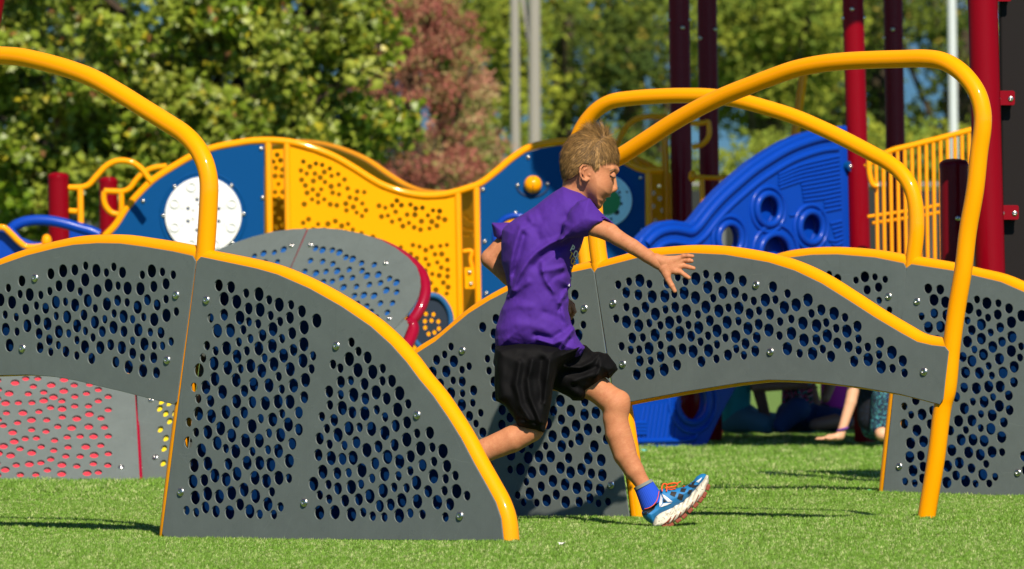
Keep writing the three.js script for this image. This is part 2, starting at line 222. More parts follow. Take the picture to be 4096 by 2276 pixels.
// a panel: perforated front sheet, blue sheet behind it, plain rear sheet, and its bolts
function addPanel(root, fr, outline, holeLists, boltLists, blueAt, scale = 1, rear = true) {
  const pts = outline.map(([x, y]) => fr.uv(x, y, ROLES.front));
  const holes = holesFrom(holeLists, fr, ROLES.front, scale);
  const sheet = part('panel', slab(pts, 0.0268, ROLES.front, holes, 0.0014, 20, 2), M.grey, root);
  for (const [u, v] of placesFrom(boltLists, fr, ROLES.front)) { const b = part('bolt', boltGeo, M.steel, sheet); b.position.set(u, v, ROLES.front); b.scale.setScalar(1.22); }
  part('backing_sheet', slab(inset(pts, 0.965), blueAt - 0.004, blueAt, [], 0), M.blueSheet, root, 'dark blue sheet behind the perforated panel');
  if (rear) part('rear_panel', slab(inset(pts, 0.999), -0.031, -0.0268, [], 0.001), M.grey, root);
  return pts;
}
const onRail = (fr, pts, w = 0) => pts.map(([u, v]) => V(u, v, w));
const src = (area, flat) => pairs(flat).map(([x, y]) => [AREAS[area][0] + x / K, AREAS[area][1] + y / K]);

// --- wall A: foreground left
const frA = frame(640, 2158, 18.15, 44);
const wallA = thing('perforated_climber', 'nearest grey perforated climbing wall, its yellow loop rising at far left', 'climber', frA.O, frA.turn, 'perforated grey climbing walls');
const outA_R = [[788, 1046], [803, 1029], ...src('c21', [1928, 594]), ...src('c22', [160, 640, 400, 745, 640, 880, 860, 1030, 1010, 1165, 1130, 1300, 1225, 1428]), ...src('c32', [1330, 130, 1440, 290, 1540, 450, 1640, 640, 1730, 800, 1800, 930, 1840, 1050, 1858, 1215]), ...src('c31', [1928, 1202, 1250, 1193, 1222, 1165])];
const outA_L = [...src('c21', [1470, 538, 1446, 499, 1300, 466, 1100, 433, 900, 406, 730, 403, 550, 416, 400, 445, 200, 496, 0, 566, -250, 690, -450, 820, -600, 940, -740, 1010, -900, 1040, -930, 1080, -910, 1440, -880, 1465, -600, 1440, -300, 1405, 0, 1393, 200, 1388, 400, 1402, 570, 1431]), ...src('c31', [700, 40, 900, 86, 1100, 137, 1310, 188, 1326, 170])];
const ptsAR = addPanel(wallA, frA, outA_R, HOLES_A_RIGHT, [L('c21', 1556, 828), L('c22', 607, 1172), L('c32', 1215, 270, 365, 930, 1538, 1030), L('c31', 1363, 850)], -0.021);
const ptsAL = addPanel(wallA, frA, outA_L, HOLES_A_LEFT, [L('c21', 266, 662, 1327, 790, 170, 1192, 1260, 1280)], -0.021);
{
  const R = ROLES.rail, jointTop = [(ptsAR[0][0] + ptsAL[0][0]) / 2, ptsAR[0][1]], jointFoot = [ptsAR.at(-1)[0] - 0.0095, ptsAR.at(-2)[1]];
  part('top_rail', tube(onRail(frA, [[jointTop[0] + 0.01, ptsAR[1][1]], ...ptsAR.slice(2, -3)].map(([u, v]) => [u - 0.005, v - 0.003])).concat([V(ptsAR.at(-4)[0] - 0.003, -0.05, 0)]), R, 110, 18), M.yellow, wallA);
  part('top_rail', tube(onRail(frA, [[jointTop[0] - 0.006, ptsAL[1][1] - 0.006], ...ptsAL.slice(1, 15)]), R, 90, 18), M.yellow, wallA);
  part('bottom_rail', tube(onRail(frA, ptsAL.slice(18, 29).map(([u, v]) => [u, v + 0.021])).concat([V(jointFoot[0] + (jointTop[0] - jointFoot[0]) * 0.48, ptsAL.at(-2)[1] + 0.02, 0)]), R, 60, 16), M.yellow, wallA);
  part('post', tube([V(jointFoot[0] - 0.004, -0.09, 0), V(jointFoot[0], 0, 0), V(jointTop[0] - 0.004, jointTop[1] + 0.01, 0)], R, 40, 18), M.yellow, wallA);
  const arch = [[jointTop[0] - 0.004, jointTop[1] - 0.02], ...pairs([823, 990, 836, 760, 834, 712, 820, 653, 791, 595, 743, 541, 664, 488, 584, 438, 478, 372, 372, 313, 265, 273, 159, 244, 80, 228, 0, 222, -140, 220, -330, 236, -520, 262, -640, 330, -690, 430, -690, 560, -640, 900, -560, 1500, -500, 2080]).map(([x, y]) => frA.uv(x, y))];
  part('arch_rail', tube(onRail(frA, arch), R, 220, 20), M.yellow, wallA);
  part('weld_collar', tube(onRail(frA, [arch[0], [arch[1][0] - 0.002, arch[1][1] - 0.012]]), R * 1.06, 8, 16), M.yellow, wallA);
}

// --- wall B: middle, behind the runner
const frB = frame(2520, 2072, 19.56, 41);
const wallB = thing('perforated_climber', 'grey perforated climbing wall behind the running boy, with arched bridge panel', 'climber', frB.O, frB.turn, 'perforated grey climbing walls');
const outB_R = [...src('c23', [625, 616, 641, 592, 950, 512, 1150, 490, 1350, 478, 1600, 490, 1928, 547]), ...src('c24', [200, 610, 400, 706, 600, 831, 800, 961, 1000, 1080, 1120, 1146, 1230, 1172, 1328, 1183, 1355, 1216]), ...src('c34', [1330, 0, 1314, 150, 1290, 187, 1000, 112, 700, 60, 400, 22, 200, 8, 0, 3]), ...src('c33', [1700, 28, 1300, 92, 1000, 147, 872, 172, 790, 189, 776, 172])];
const outB_L = [...src('c23', [615, 622, 592, 592, 450, 622, 300, 655, 100, 705]), ...src('c22', [1905, 758, 1760, 832, 1600, 932, 1480, 1032, 1350, 1142, 1200, 1238, 1080, 1350]), ...src('c32', [970, 60, 850, 230, 740, 420, 640, 620, 560, 820, 500, 1000, 470, 1080, 1400, 1072]), ...src('c33', [20, 1068, 730, 1062, 880, 1040])];
const ptsBR = addPanel(wallB, frB, outB_R, HOLES_B_RIGHT, [L('c23', 763, 852, 1840, 713, 836, 1310), L('c24', 20, 1217, 1176, 1367)], 0.0178, 1, false);
const ptsBL = addPanel(wallB, frB, outB_L, HOLES_B_LEFT, [L('c23', 547, 890), L('c22', 1556, 1208), L('c33', 747, 797)], 0.0178, 1, false);
{
  const R = ROLES.rail, jt = [(ptsBR[0][0] + ptsBL[0][0]) / 2, ptsBR[0][1]], jf = [ptsBL.at(-1)[0] + 0.006, -0.01];
  part('top_rail', tube(onRail(frB, [[jt[0] + 0.006, ptsBR[1][1]], ...ptsBR.slice(1, 15)]), R, 110, 18), M.yellow, wallB);
  part('top_rail', tube(onRail(frB, [[jt[0] - 0.012, ptsBL[1][1]], ...ptsBL.slice(1, 19)]).concat([V(ptsBL[19][0], -0.06, 0)]), R, 110, 18), M.yellow, wallB);
  part('bottom_rail', tube(onRail(frB, ptsBR.slice(18, 29).map(([u, v]) => [u, v + 0.017])), R, 80, 16), M.yellow, wallB);
  part('post', tube([V(jf[0] + 0.012, -0.09, 0), V(jf[0] + 0.008, 0, 0), V(jt[0] + 0.004, jt[1] + 0.01, 0)], R, 40, 18), M.yellow, wallB);
  const arch = [[jt[0] + 0.006, jt[1] - 0.02], ...pairs([2397, 1038, 2386, 950, 2376, 800, 2380, 730, 2398, 684, 2432, 652, 2489, 621, 2579, 563, 2685, 494, 2792, 433, 2898, 382, 3004, 340, 3072, 314, 3178, 277, 3284, 255, 3391, 244, 3497, 239, 3603, 236, 3699, 234, 3762, 242, 3815, 266, 3869, 313, 3911, 377, 3930, 451, 3930, 510, 3916, 611, 3900, 760, 3872, 920, 3853, 1080, 3826, 1240, 3805, 1400, 3789, 1560, 3772, 1622, 3744, 1835, 3708, 2055, 3700, 2120]).map(([x, y]) => frB.uv(x, y))];
  part('arch_rail', tube(onRail(frB, arch), R, 300, 20), M.yellow, wallB);
  part('weld_collar', tube(onRail(frB, [arch[0], [arch[1][0], arch[1][1] - 0.01]]), R * 1.06, 8, 16), M.yellow, wallB);
}

// --- wall C: right, farther back
const frC = frame(3530, 1980, 21.6, 38);
const wallC = thing('perforated_climber', 'grey perforated climbing wall at right edge, behind the yellow loop leg', 'climber', frC.O, frC.turn, 'perforated grey climbing walls');
const outC_R = [...src('c24', [1044, 588, 1078, 562, 1390, 610, 1540, 645, 1750, 695, 1928, 772, 2150, 890, 2350, 1030, 2500, 1160, 2640, 1330]), ...src('c34', [2750, 60, 2850, 260, 2930, 460, 2990, 680, 3020, 905, 1928, 893, 880, 868, 868, 850])];
const outC_L = [...src('c24', [1036, 588, 1018, 554, 800, 510, 520, 487, 330, 490, 110, 518, -100, 590, -350, 700, -600, 860, -760, 960, -880, 990, -900, 1020, -880, 1300, -500, 1270, -200, 1262, 100, 1280, 400, 1320, 700, 1390, 960, 1440, 975, 1420])];
const ptsCR = addPanel(wallC, frC, outC_R, HOLES_C_RIGHT, [L('c24', 1124, 838), L('c34', 990, 657, 1883, 705)], -0.021);
const ptsCL = addPanel(wallC, frC, outC_L, HOLES_C_LEFT, [L('c24', 910, 800)], -0.021);
{
  const R = ROLES.rail, jt = [(ptsCR[0][0] + ptsCL[0][0]) / 2, ptsCR[0][1]], jf = [ptsCR.at(-1)[0] - 0.0095, ptsCR.at(-2)[1]];
  part('top_rail', tube(onRail(frC, [[jt[0] + 0.01, ptsCR[1][1] + 0.004], ...ptsCR.slice(2, 14)]).concat([V(ptsCR[13][0], -0.08, 0)]), R, 100, 18), M.yellow, wallC);
  part('top_rail', tube(onRail(frC, [[jt[0] - 0.006, ptsCL[1][1] - 0.004], ...ptsCL.slice(1, 11)]), R, 90, 18), M.yellow, wallC);
  part('bottom_rail', tube(onRail(frC, ptsCL.slice(12, 19).map(([u, v]) => [u, v + 0.02])), R, 60, 16), M.yellow, wallC);
  part('post', tube([V(jf[0] - 0.004, -0.09, 0), V(jf[0], 0, 0), V(jt[0], jt[1] + 0.01, 0)], R, 40, 18), M.yellow, wallC);
  const arch = [[jt[0] - 0.002, jt[1] - 0.02], ...pairs([3655, 1025, 3666, 919, 3661, 813, 3641, 745, 3603, 690, 3550, 648, 3497, 619, 3391, 563, 3284, 512, 3178, 467, 3072, 433, 2951, 401, 2845, 385, 2738, 382, 2632, 385, 2526, 393, 2446, 406, 2393, 435, 2351, 478, 2319, 531, 2303, 584, 2298, 700, 2316, 860, 2345, 1050, 2400, 1500, 2452, 1990]).map(([x, y]) => frC.uv(x, y))];
  part('arch_rail', tube(onRail(frC, arch), R, 260, 20), M.yellow, wallC);
  part('weld_collar', tube(onRail(frC, [arch[0], [arch[1][0], arch[1][1] - 0.01]]), R * 1.06, 8, 16), M.yellow, wallC);
}
// ---------------------------------------------------------------- artificial turf
const bumps = [];                                             // places where the turf height is known: [x, z, height]
for (const [fr, pts, idx, sink] of [[frA, ptsAR, [-3, -2, -4], 0.006], [frB, ptsBL, [-1, -2, -3], -0.004], [frC, ptsCR, [-2, -3], -0.004]]) for (const i of idx) { const [u, v] = pts.at(i), p = fr.world(u, v, 0.031); bumps.push([p.x, p.z, p.y - sink]); }
{ const [u, v] = frB.uv(3708, 2066), p = frB.world(u, v); bumps.push([p.x, p.z, p.y]); }
{ const p = at(2604, 2112, 19.0); bumps.push([p.x, p.z, p.y]); }
function groundAt(x, z) {
  let s = 0.35, h = 0;
  for (const [bx, bz, bh] of bumps) { const k = 1 / (((x - bx) ** 2 + (z - bz) ** 2) / 0.16 + 0.02); s += k; h += k * bh; }
  return h / s + 0.004 * noise2(x * 1.1, z * 0.7);
}
const turfSoil = new THREE.MeshStandardMaterial({ roughness: 1, map: canvasNoise(512, 512, (x, y) => {
  const n = tileNoise(x, y, 40, 3) * 26 + rr(-34, 34);
  return [clamp(92 + n, 0, 255), clamp(124 + n, 0, 255), clamp(46 + n * 0.5, 0, 255)];
}, true) });
turfSoil.map.repeat.set(1, 1);
{
  const xs = [], zs = [];
  for (let x = -3.4; x <= 3.41; x += 0.1) xs.push(x);
  for (let z = -13; z >= -30; z -= 0.1) zs.push(z);
  const wide = [-400, -120, -40, -15, -7, ...xs, 7, 15, 40, 120, 400], deep = [40, 10, 0, -6, -10, ...zs, -33, -38, -46, -60, -90, -150, -300, -600];
  const pos = [], uv = [], idx = [], nx = wide.length;
  for (const z of deep) for (const x of wide) { pos.push(x, Math.abs(x) < 3.5 && z < -12.9 && z > -30.1 ? groundAt(x, z) - 0.004 : -0.004, z); uv.push(x * 1.7, z * 1.7); }
  for (let j = 0; j < deep.length - 1; j++) for (let i = 0; i < nx - 1; i++) { const a = j * nx + i; idx.push(a, a + 1, a + nx, a + 1, a + nx + 1, a + nx); }
  const g = new THREE.BufferGeometry();
  g.setAttribute('position', new THREE.Float32BufferAttribute(pos, 3)); g.setAttribute('uv', new THREE.Float32BufferAttribute(uv, 2)); g.setIndex(idx); g.computeVertexNormals();
  structure('turf_ground', g, turfSoil);
}
function tuft(n, h, spread, width) {
  const pos = [], nor = [];
  for (let i = 0; i < n; i++) {
    const a = rr(0, 6.283), r = spread * Math.sqrt(rnd()), x = Math.cos(a) * r, z = Math.sin(a) * r, hh = h * rr(0.6, 1.15), lean = rr(0.15, 0.75) * hh, la = rr(0, 6.283), w = width * rr(0.7, 1.3), t = rr(0, 6.283);
    const dx = Math.cos(t) * w / 2, dz = Math.sin(t) * w / 2, mx = x + Math.cos(la) * lean * 0.35, mz = z + Math.sin(la) * lean * 0.35, tx = x + Math.cos(la) * lean, tz = z + Math.sin(la) * lean;
    const A = [x - dx, 0, z - dz], B = [x + dx, 0, z + dz], C = [mx + dx * 0.8, hh * 0.6, mz + dz * 0.8], D = [mx - dx * 0.8, hh * 0.6, mz - dz * 0.8], T = [tx, hh, tz];
    pos.push(...A, ...B, ...C, ...A, ...C, ...D, ...D, ...C, ...T);
  }
  const g = new THREE.BufferGeometry(); g.setAttribute('position', new THREE.Float32BufferAttribute(pos, 3)); g.computeVertexNormals(); return g;
}
function turf(name, count, place, geo) {
  const mat = new THREE.MeshPhysicalMaterial({ color: 0xffffff, roughness: 0.5, specularIntensity: 0.3, side: THREE.DoubleSide, transmission: 0 });
  const m = new THREE.InstancedMesh(geo, mat, count), o = new THREE.Object3D(), c = new THREE.Color();
  for (let i = 0; i < count; i++) {
    const [x, z] = place();
    o.position.set(x, groundAt(x, z) - 0.003, z); o.rotation.set(0, rr(0, 6.283), 0); o.scale.set(rr(0.8, 1.2), rr(0.75, 1.2) * (1 + 0.22 * noise2(x * 2.3, z * 1.4)), rr(0.8, 1.2)); o.updateMatrix(); m.setMatrixAt(i, o.matrix);
    const k = rnd(), n = 0.5 + 0.5 * noise2(x * 1.7 + 9, z * 1.2), t = 0.92 + 0.2 * rnd();
    if (k < 0.16) c.setRGB(0.4 * t, 0.47 * t, 0.19 * t); else if (k < 0.3) c.setRGB(0.09 * t, 0.165 * t, 0.02 * t); else c.setRGB(lerp(0.142, 0.165, n) * t, lerp(0.28, 0.3, n) * t, lerp(0.034, 0.044, n) * t);
    m.setColorAt(i, c);
  }
  m.name = name; m.castShadow = m.receiveShadow = true;
  m.userData = { kind: 'stuff', label: name === 'turf_pile' ? 'short bright green artificial turf in the foreground' : 'short green artificial turf stretching back to the play structure', category: 'turf' };
  scene.add(m);
}
turf('turf_pile', 160000, () => { const d = rr(15.7, 21.5), hw = d * 0.0795 + 0.5; return [rr(-hw, hw), -d]; }, tuft(9, 0.0115, 0.011, 0.0017));
turf('distant_turf_pile', 52000, () => { const d = 21.3 + 17 * Math.pow(rnd(), 1.5), hw = d * 0.0795 + 0.1; return [rr(-hw, hw), -d]; }, tuft(9, 0.015, 0.024, 0.0032));

// small litter on the turf
{
  const scrap = (name, label, px, py, depth, size, r, g, b) => {
    const p = at(px, py, depth), pos = [], n = 9; p.y = groundAt(p.x, p.z) + 0.009;
    for (let i = 0; i < n; i++) { const q = (k, s) => { const a = k / n * 6.283, w = size * (0.55 + 0.45 * Math.abs(Math.sin(k * 2.1 + size * 900))); return [Math.cos(a) * w * s, 0.25 * size * Math.sin(a * 2 + 1) * s + 0.15 * size * (1 - s), Math.sin(a) * w * 0.7 * s]; }; pos.push(...q(i, 0), ...q(i + 1, 1), ...q(i, 1)); }
    const geo = new THREE.BufferGeometry(); geo.setAttribute('position', new THREE.Float32BufferAttribute(pos, 3)); geo.computeVertexNormals();
    const m = single(name, geo, new THREE.MeshStandardMaterial({ color: rgb(r, g, b), roughness: 0.8, side: THREE.DoubleSide }), label, name === 'dry_leaf' ? 'leaf' : 'litter'); m.position.copy(p);
  };
  scrap('dry_leaf', 'brown dry leaf on turf in front of nearest wall', 1688, 2176, 17.75, 0.014, 0.3, 0.14, 0.05);
  scrap('paper_scrap', 'small white paper scrap on turf below the boy', 2246, 2216, 17.0, 0.012, 0.75, 0.75, 0.72);
  scrap('paper_scrap', 'small teal scrap on turf before the blue climber', 2578, 1808, 28.7, 0.016, 0.05, 0.45, 0.45);
  scrap('paper_scrap', 'tiny green scrap on turf left of the yellow loop leg', 3480, 1999, 21.7, 0.009, 0.05, 0.5, 0.2);
}
// ---------------------------------------------------------------- implicit surfaces for bodies and clothing
function sdfMesh(f, mn, mx, cell) {                           // surface nets over a regular grid
  const nx = Math.ceil((mx.x - mn.x) / cell) + 1, ny = Math.ceil((mx.y - mn.y) / cell) + 1, nz = Math.ceil((mx.z - mn.z) / cell) + 1;
  const val = new Float32Array(nx * ny * nz), id = new Int32Array(nx * ny * nz).fill(-1), at3 = (i, j, k) => (k * ny + j) * nx + i;
  for (let k = 0; k < nz; k++) for (let j = 0; j < ny; j++) for (let i = 0; i < nx; i++) val[at3(i, j, k)] = f(mn.x + i * cell, mn.y + j * cell, mn.z + k * cell);
  const pos = [], idx = [], E = [[0, 1], [2, 3], [4, 5], [6, 7], [0, 2], [1, 3], [4, 6], [5, 7], [0, 4], [1, 5], [2, 6], [3, 7]];
  const v = new Float32Array(8);
  for (let k = 0; k < nz - 1; k++) for (let j = 0; j < ny - 1; j++) for (let i = 0; i < nx - 1; i++) {
    let m = 0;
    for (let c = 0; c < 8; c++) { v[c] = val[at3(i + (c & 1), j + ((c >> 1) & 1), k + (c >> 2))]; if (v[c] < 0) m |= 1 << c; }
    if (m === 0 || m === 255) continue;
    let x = 0, y = 0, z = 0, n = 0;
    for (const [a, b] of E) if ((v[a] < 0) !== (v[b] < 0)) { const t = v[a] / (v[a] - v[b]); x += lerp(a & 1, b & 1, t); y += lerp((a >> 1) & 1, (b >> 1) & 1, t); z += lerp(a >> 2, b >> 2, t); n++; }
    id[at3(i, j, k)] = pos.length / 3;
    pos.push(mn.x + (i + x / n) * cell, mn.y + (j + y / n) * cell, mn.z + (k + z / n) * cell);
  }
  const quad = (a, b, c, d, flip) => { if (a < 0 || b < 0 || c < 0 || d < 0) return; if (flip) idx.push(a, c, b, a, d, c); else idx.push(a, b, c, a, c, d); };
  for (let k = 1; k < nz - 1; k++) for (let j = 1; j < ny - 1; j++) for (let i = 1; i < nx - 1; i++) {
    const s = val[at3(i, j, k)] < 0;
    if (s !== val[at3(i + 1, j, k)] < 0) quad(id[at3(i, j - 1, k - 1)], id[at3(i, j, k - 1)], id[at3(i, j, k)], id[at3(i, j - 1, k)], !s);
    if (s !== val[at3(i, j + 1, k)] < 0) quad(id[at3(i - 1, j, k - 1)], id[at3(i - 1, j, k)], id[at3(i, j, k)], id[at3(i, j, k - 1)], !s);
    if (s !== val[at3(i, j, k + 1)] < 0) quad(id[at3(i - 1, j - 1, k)], id[at3(i, j - 1, k)], id[at3(i, j, k)], id[at3(i - 1, j, k)], !s);
  }
  const nor = new Float32Array(pos.length), h = cell * 0.6, uv = new Float32Array(pos.length / 3 * 2);
  for (let i = 0; i < pos.length; i += 3) {
    const [x, y, z] = [pos[i], pos[i + 1], pos[i + 2]];
    const gx = f(x + h, y, z) - f(x - h, y, z), gy = f(x, y + h, z) - f(x, y - h, z), gz = f(x, y, z + h) - f(x, y, z - h), l = Math.hypot(gx, gy, gz) || 1;
    nor[i] = gx / l; nor[i + 1] = gy / l; nor[i + 2] = gz / l;
    uv[i / 3 * 2] = x + z * 0.6; uv[i / 3 * 2 + 1] = y + z * 0.3;
  }
  const g = new THREE.BufferGeometry();
  g.setAttribute('position', new THREE.Float32BufferAttribute(pos, 3)); g.setAttribute('normal', new THREE.BufferAttribute(nor, 3)); g.setAttribute('uv', new THREE.BufferAttribute(uv, 2)); g.setIndex(idx);
  return g;
}
const smin = (a, b, k) => { const h = Math.max(k - Math.abs(a - b), 0) / k; return Math.min(a, b) - h * h * k * 0.25; };
const smax = (a, b, k) => -smin(-a, -b, k);
const ball = (c, r) => (x, y, z) => Math.hypot(x - c.x, y - c.y, z - c.z) - r;
function cone(a, b, ra, rb) {
  const dx = b.x - a.x, dy = b.y - a.y, dz = b.z - a.z, l2 = dx * dx + dy * dy + dz * dz || 1e-9;
  return (x, y, z) => { const t = clamp(((x - a.x) * dx + (y - a.y) * dy + (z - a.z) * dz) / l2, 0, 1); return Math.hypot(x - a.x - dx * t, y - a.y - dy * t, z - a.z - dz * t) - (ra + (rb - ra) * t); };
}
function limb(joints, k = 0.004) {                            // joints: [point, radius]
  const parts = joints.slice(1).map((q, i) => cone(joints[i][0], q[0], joints[i][1], q[1]));
  return (x, y, z) => { let d = 1e3; for (const p of parts) d = smin(d, p(x, y, z), k); return d; };
}
const union = (fs, k) => (x, y, z) => { let d = 1e3; for (const f of fs) d = smin(d, f(x, y, z), k); return d; };
// signed distance to an outline in the xy plane (positive inside), kept on a fine grid
function outlineField(poly, cell = 0.002, margin = 0.05) {
  let x0 = 1e9, y0 = 1e9, x1 = -1e9, y1 = -1e9;
  for (const [x, y] of poly) { x0 = Math.min(x0, x); y0 = Math.min(y0, y); x1 = Math.max(x1, x); y1 = Math.max(y1, y); }
  x0 -= margin; y0 -= margin; x1 += margin; y1 += margin;
  const nx = Math.ceil((x1 - x0) / cell) + 2, ny = Math.ceil((y1 - y0) / cell) + 2, g = new Float32Array(nx * ny);
  for (let j = 0; j < ny; j++) for (let i = 0; i < nx; i++) {
    const x = x0 + i * cell, y = y0 + j * cell;
    let d = 1e9, inside = false;
    for (let a = 0, b = poly.length - 1; a < poly.length; b = a++) {
      const [ax, ay] = poly[a], [bx, by] = poly[b], ex = bx - ax, ey = by - ay, t = clamp(((x - ax) * ex + (y - ay) * ey) / (ex * ex + ey * ey || 1e-12), 0, 1);
      d = Math.min(d, (x - ax - ex * t) ** 2 + (y - ay - ey * t) ** 2);
      if ((ay > y) !== (by > y) && x < (bx - ax) * (y - ay) / (by - ay) + ax) inside = !inside;
    }
    g[j * nx + i] = (inside ? 1 : -1) * Math.sqrt(d);
  }
  return (x, y) => {
    const u = clamp((x - x0) / cell, 0, nx - 1.001), v = clamp((y - y0) / cell, 0, ny - 1.001), i = Math.floor(u), j = Math.floor(v), a = u - i, b = v - j, o = j * nx + i;
    const d = (g[o] * (1 - a) + g[o + 1] * a) * (1 - b) + (g[o + nx] * (1 - a) + g[o + nx + 1] * a) * b;
    const ox = Math.max(x0 - x, 0, x - x1), oy = Math.max(y0 - y, 0, y - y1);
    return d - Math.hypot(ox, oy);
  };
}
// a rounded body with a given side outline: half width w at its middle, rounding over r from the outline inwards
function inflate(poly, zc, w, r, power = 2) {
  const pd = outlineField(poly);
  const f = (x, y, z) => { const t = Math.max(0, 1 - pd(x, y) / r), q = Math.abs(z - zc) / w; return (Math.pow(Math.pow(t, power) + Math.pow(q, power), 1 / power) - 1) * Math.min(r, w); };
  f.pd = pd;
  f.top = (x, y) => { const t = clamp(1 - pd(x, y) / r, 0, 1); return zc + w * Math.pow(1 - Math.pow(t, power), 1 / power); };
  return f;
}
function lineDist(pts) { return (x, y) => { let d = 1e9; for (let i = 1; i < pts.length; i++) { const [ax, ay] = pts[i - 1], [bx, by] = pts[i], ex = bx - ax, ey = by - ay, t = clamp(((x - ax) * ex + (y - ay) * ey) / (ex * ex + ey * ey), 0, 1); d = Math.min(d, (x - ax - ex * t) ** 2 + (y - ay - ey * t) ** 2); } return Math.sqrt(d); }; }
// height of an implicit surface seen from the near side
function nearSide(f, x, y, zHi, zLo) { let z = zHi; for (let i = 0; i < 400 && z > zLo; i++) { const d = f(x, y, z); if (d < 0.0004) return z; z -= Math.max(d * 0.5, 0.0006); } return null; }
// a thin patch laid on a surface: outline in xy, lift off the surface, thickness
function patch(shape, surface, lift = 0.0006, thick = 0.0008, fine = 0.004) {
  let g = new THREE.ExtrudeGeometry(shape, { depth: 1, bevelEnabled: false, curveSegments: 6 });
  if (g.index) g = g.toNonIndexed();
  let p = Array.from(g.attributes.position.array);
  for (let pass = 0; pass < 3; pass++) {                      // split long edges so that the patch can follow the surface
    const q = [];
    for (let i = 0; i < p.length; i += 9) {
      const A = p.slice(i, i + 3), B = p.slice(i + 3, i + 6), C = p.slice(i + 6, i + 9), l = [[A, B, C], [B, C, A], [C, A, B]].map(([s, t, r]) => [Math.hypot(s[0] - t[0], s[1] - t[1]), s, t, r]).sort((a, b) => b[0] - a[0])[0];
      if (l[0] > fine) { const m = l[1].map((v, n) => (v + l[2][n]) / 2); q.push(...l[1], ...m, ...l[3], ...m, ...l[2], ...l[3]); } else q.push(...A, ...B, ...C);
    }
    p = q;
  }
  for (let i = 0; i < p.length; i += 3) { const s = surface(p[i], p[i + 1]); p[i + 2] = (s ?? 0) + lift + (p[i + 2] > 0.5 ? thick : -thick); }
  const r = new THREE.BufferGeometry(); r.setAttribute('position', new THREE.Float32BufferAttribute(p, 3)); r.computeVertexNormals(); return r;
}
// ---------------------------------------------------------------- the running child
const BOY_D = 19.0, boyO = at(2604, 2112, BOY_D), PXM = FOCAL / BOY_D;
const J = (x, y, dz = 0) => at(x, y, BOY_D - dz).sub(boyO);
const XY = (x, y, dz = 0) => { const p = J(x, y, dz); return [p.x, p.y]; };
const zone = (ox, oy, k) => (x, y) => [ox + x / k, oy + y / k];
const zHead = zone(2200, 450, 1158 / 340), zTop = zone(1900, 700, 1717 / 600), zMid = zone(1880, 1100, 1388 / 640), zHand = zone(2550, 980, 1821 / 280), zShoe = zone(2480, 1850, 1908 / 400), zLeg = zone(2200, 1400, 1049 / 440);
const JZ = (z, x, y, dz = 0) => J(...z(x, y), dz), PZ = (z, flat, dz = 0) => pairs(flat).map(([x, y]) => XY(...z(x, y), dz));
const skinBump = canvasNoise(256, 256, (x, y) => { const v = clamp(128 + tileNoise(x, y, 30, 2) * 60 + rr(-40, 40), 0, 255); return [v, v, v]; });
const skinTone = canvasNoise(256, 256, (x, y) => { const n = tileNoise(x, y, 6, 8) * 0.5 + tileNoise(x, y, 19, 9) * 0.5; return [clamp(236 + n * 14, 0, 255), clamp(226 + n * 26, 0, 255), clamp(224 + n * 26, 0, 255)]; }, true);
const clothBump = canvasNoise(256, 256, (x, y) => { const v = 128 + 60 * Math.sin(x * 402) * Math.sin(y * 402) + rr(-40, 40); return [v, v, v]; });
const meshBump = canvasNoise(128, 128, (x, y) => { const v = 128 + 110 * Math.sin(x * 100.5) * Math.sin(y * 100.5 + (Math.floor(x * 16) % 2) * 3.14); return [v, v, v]; });
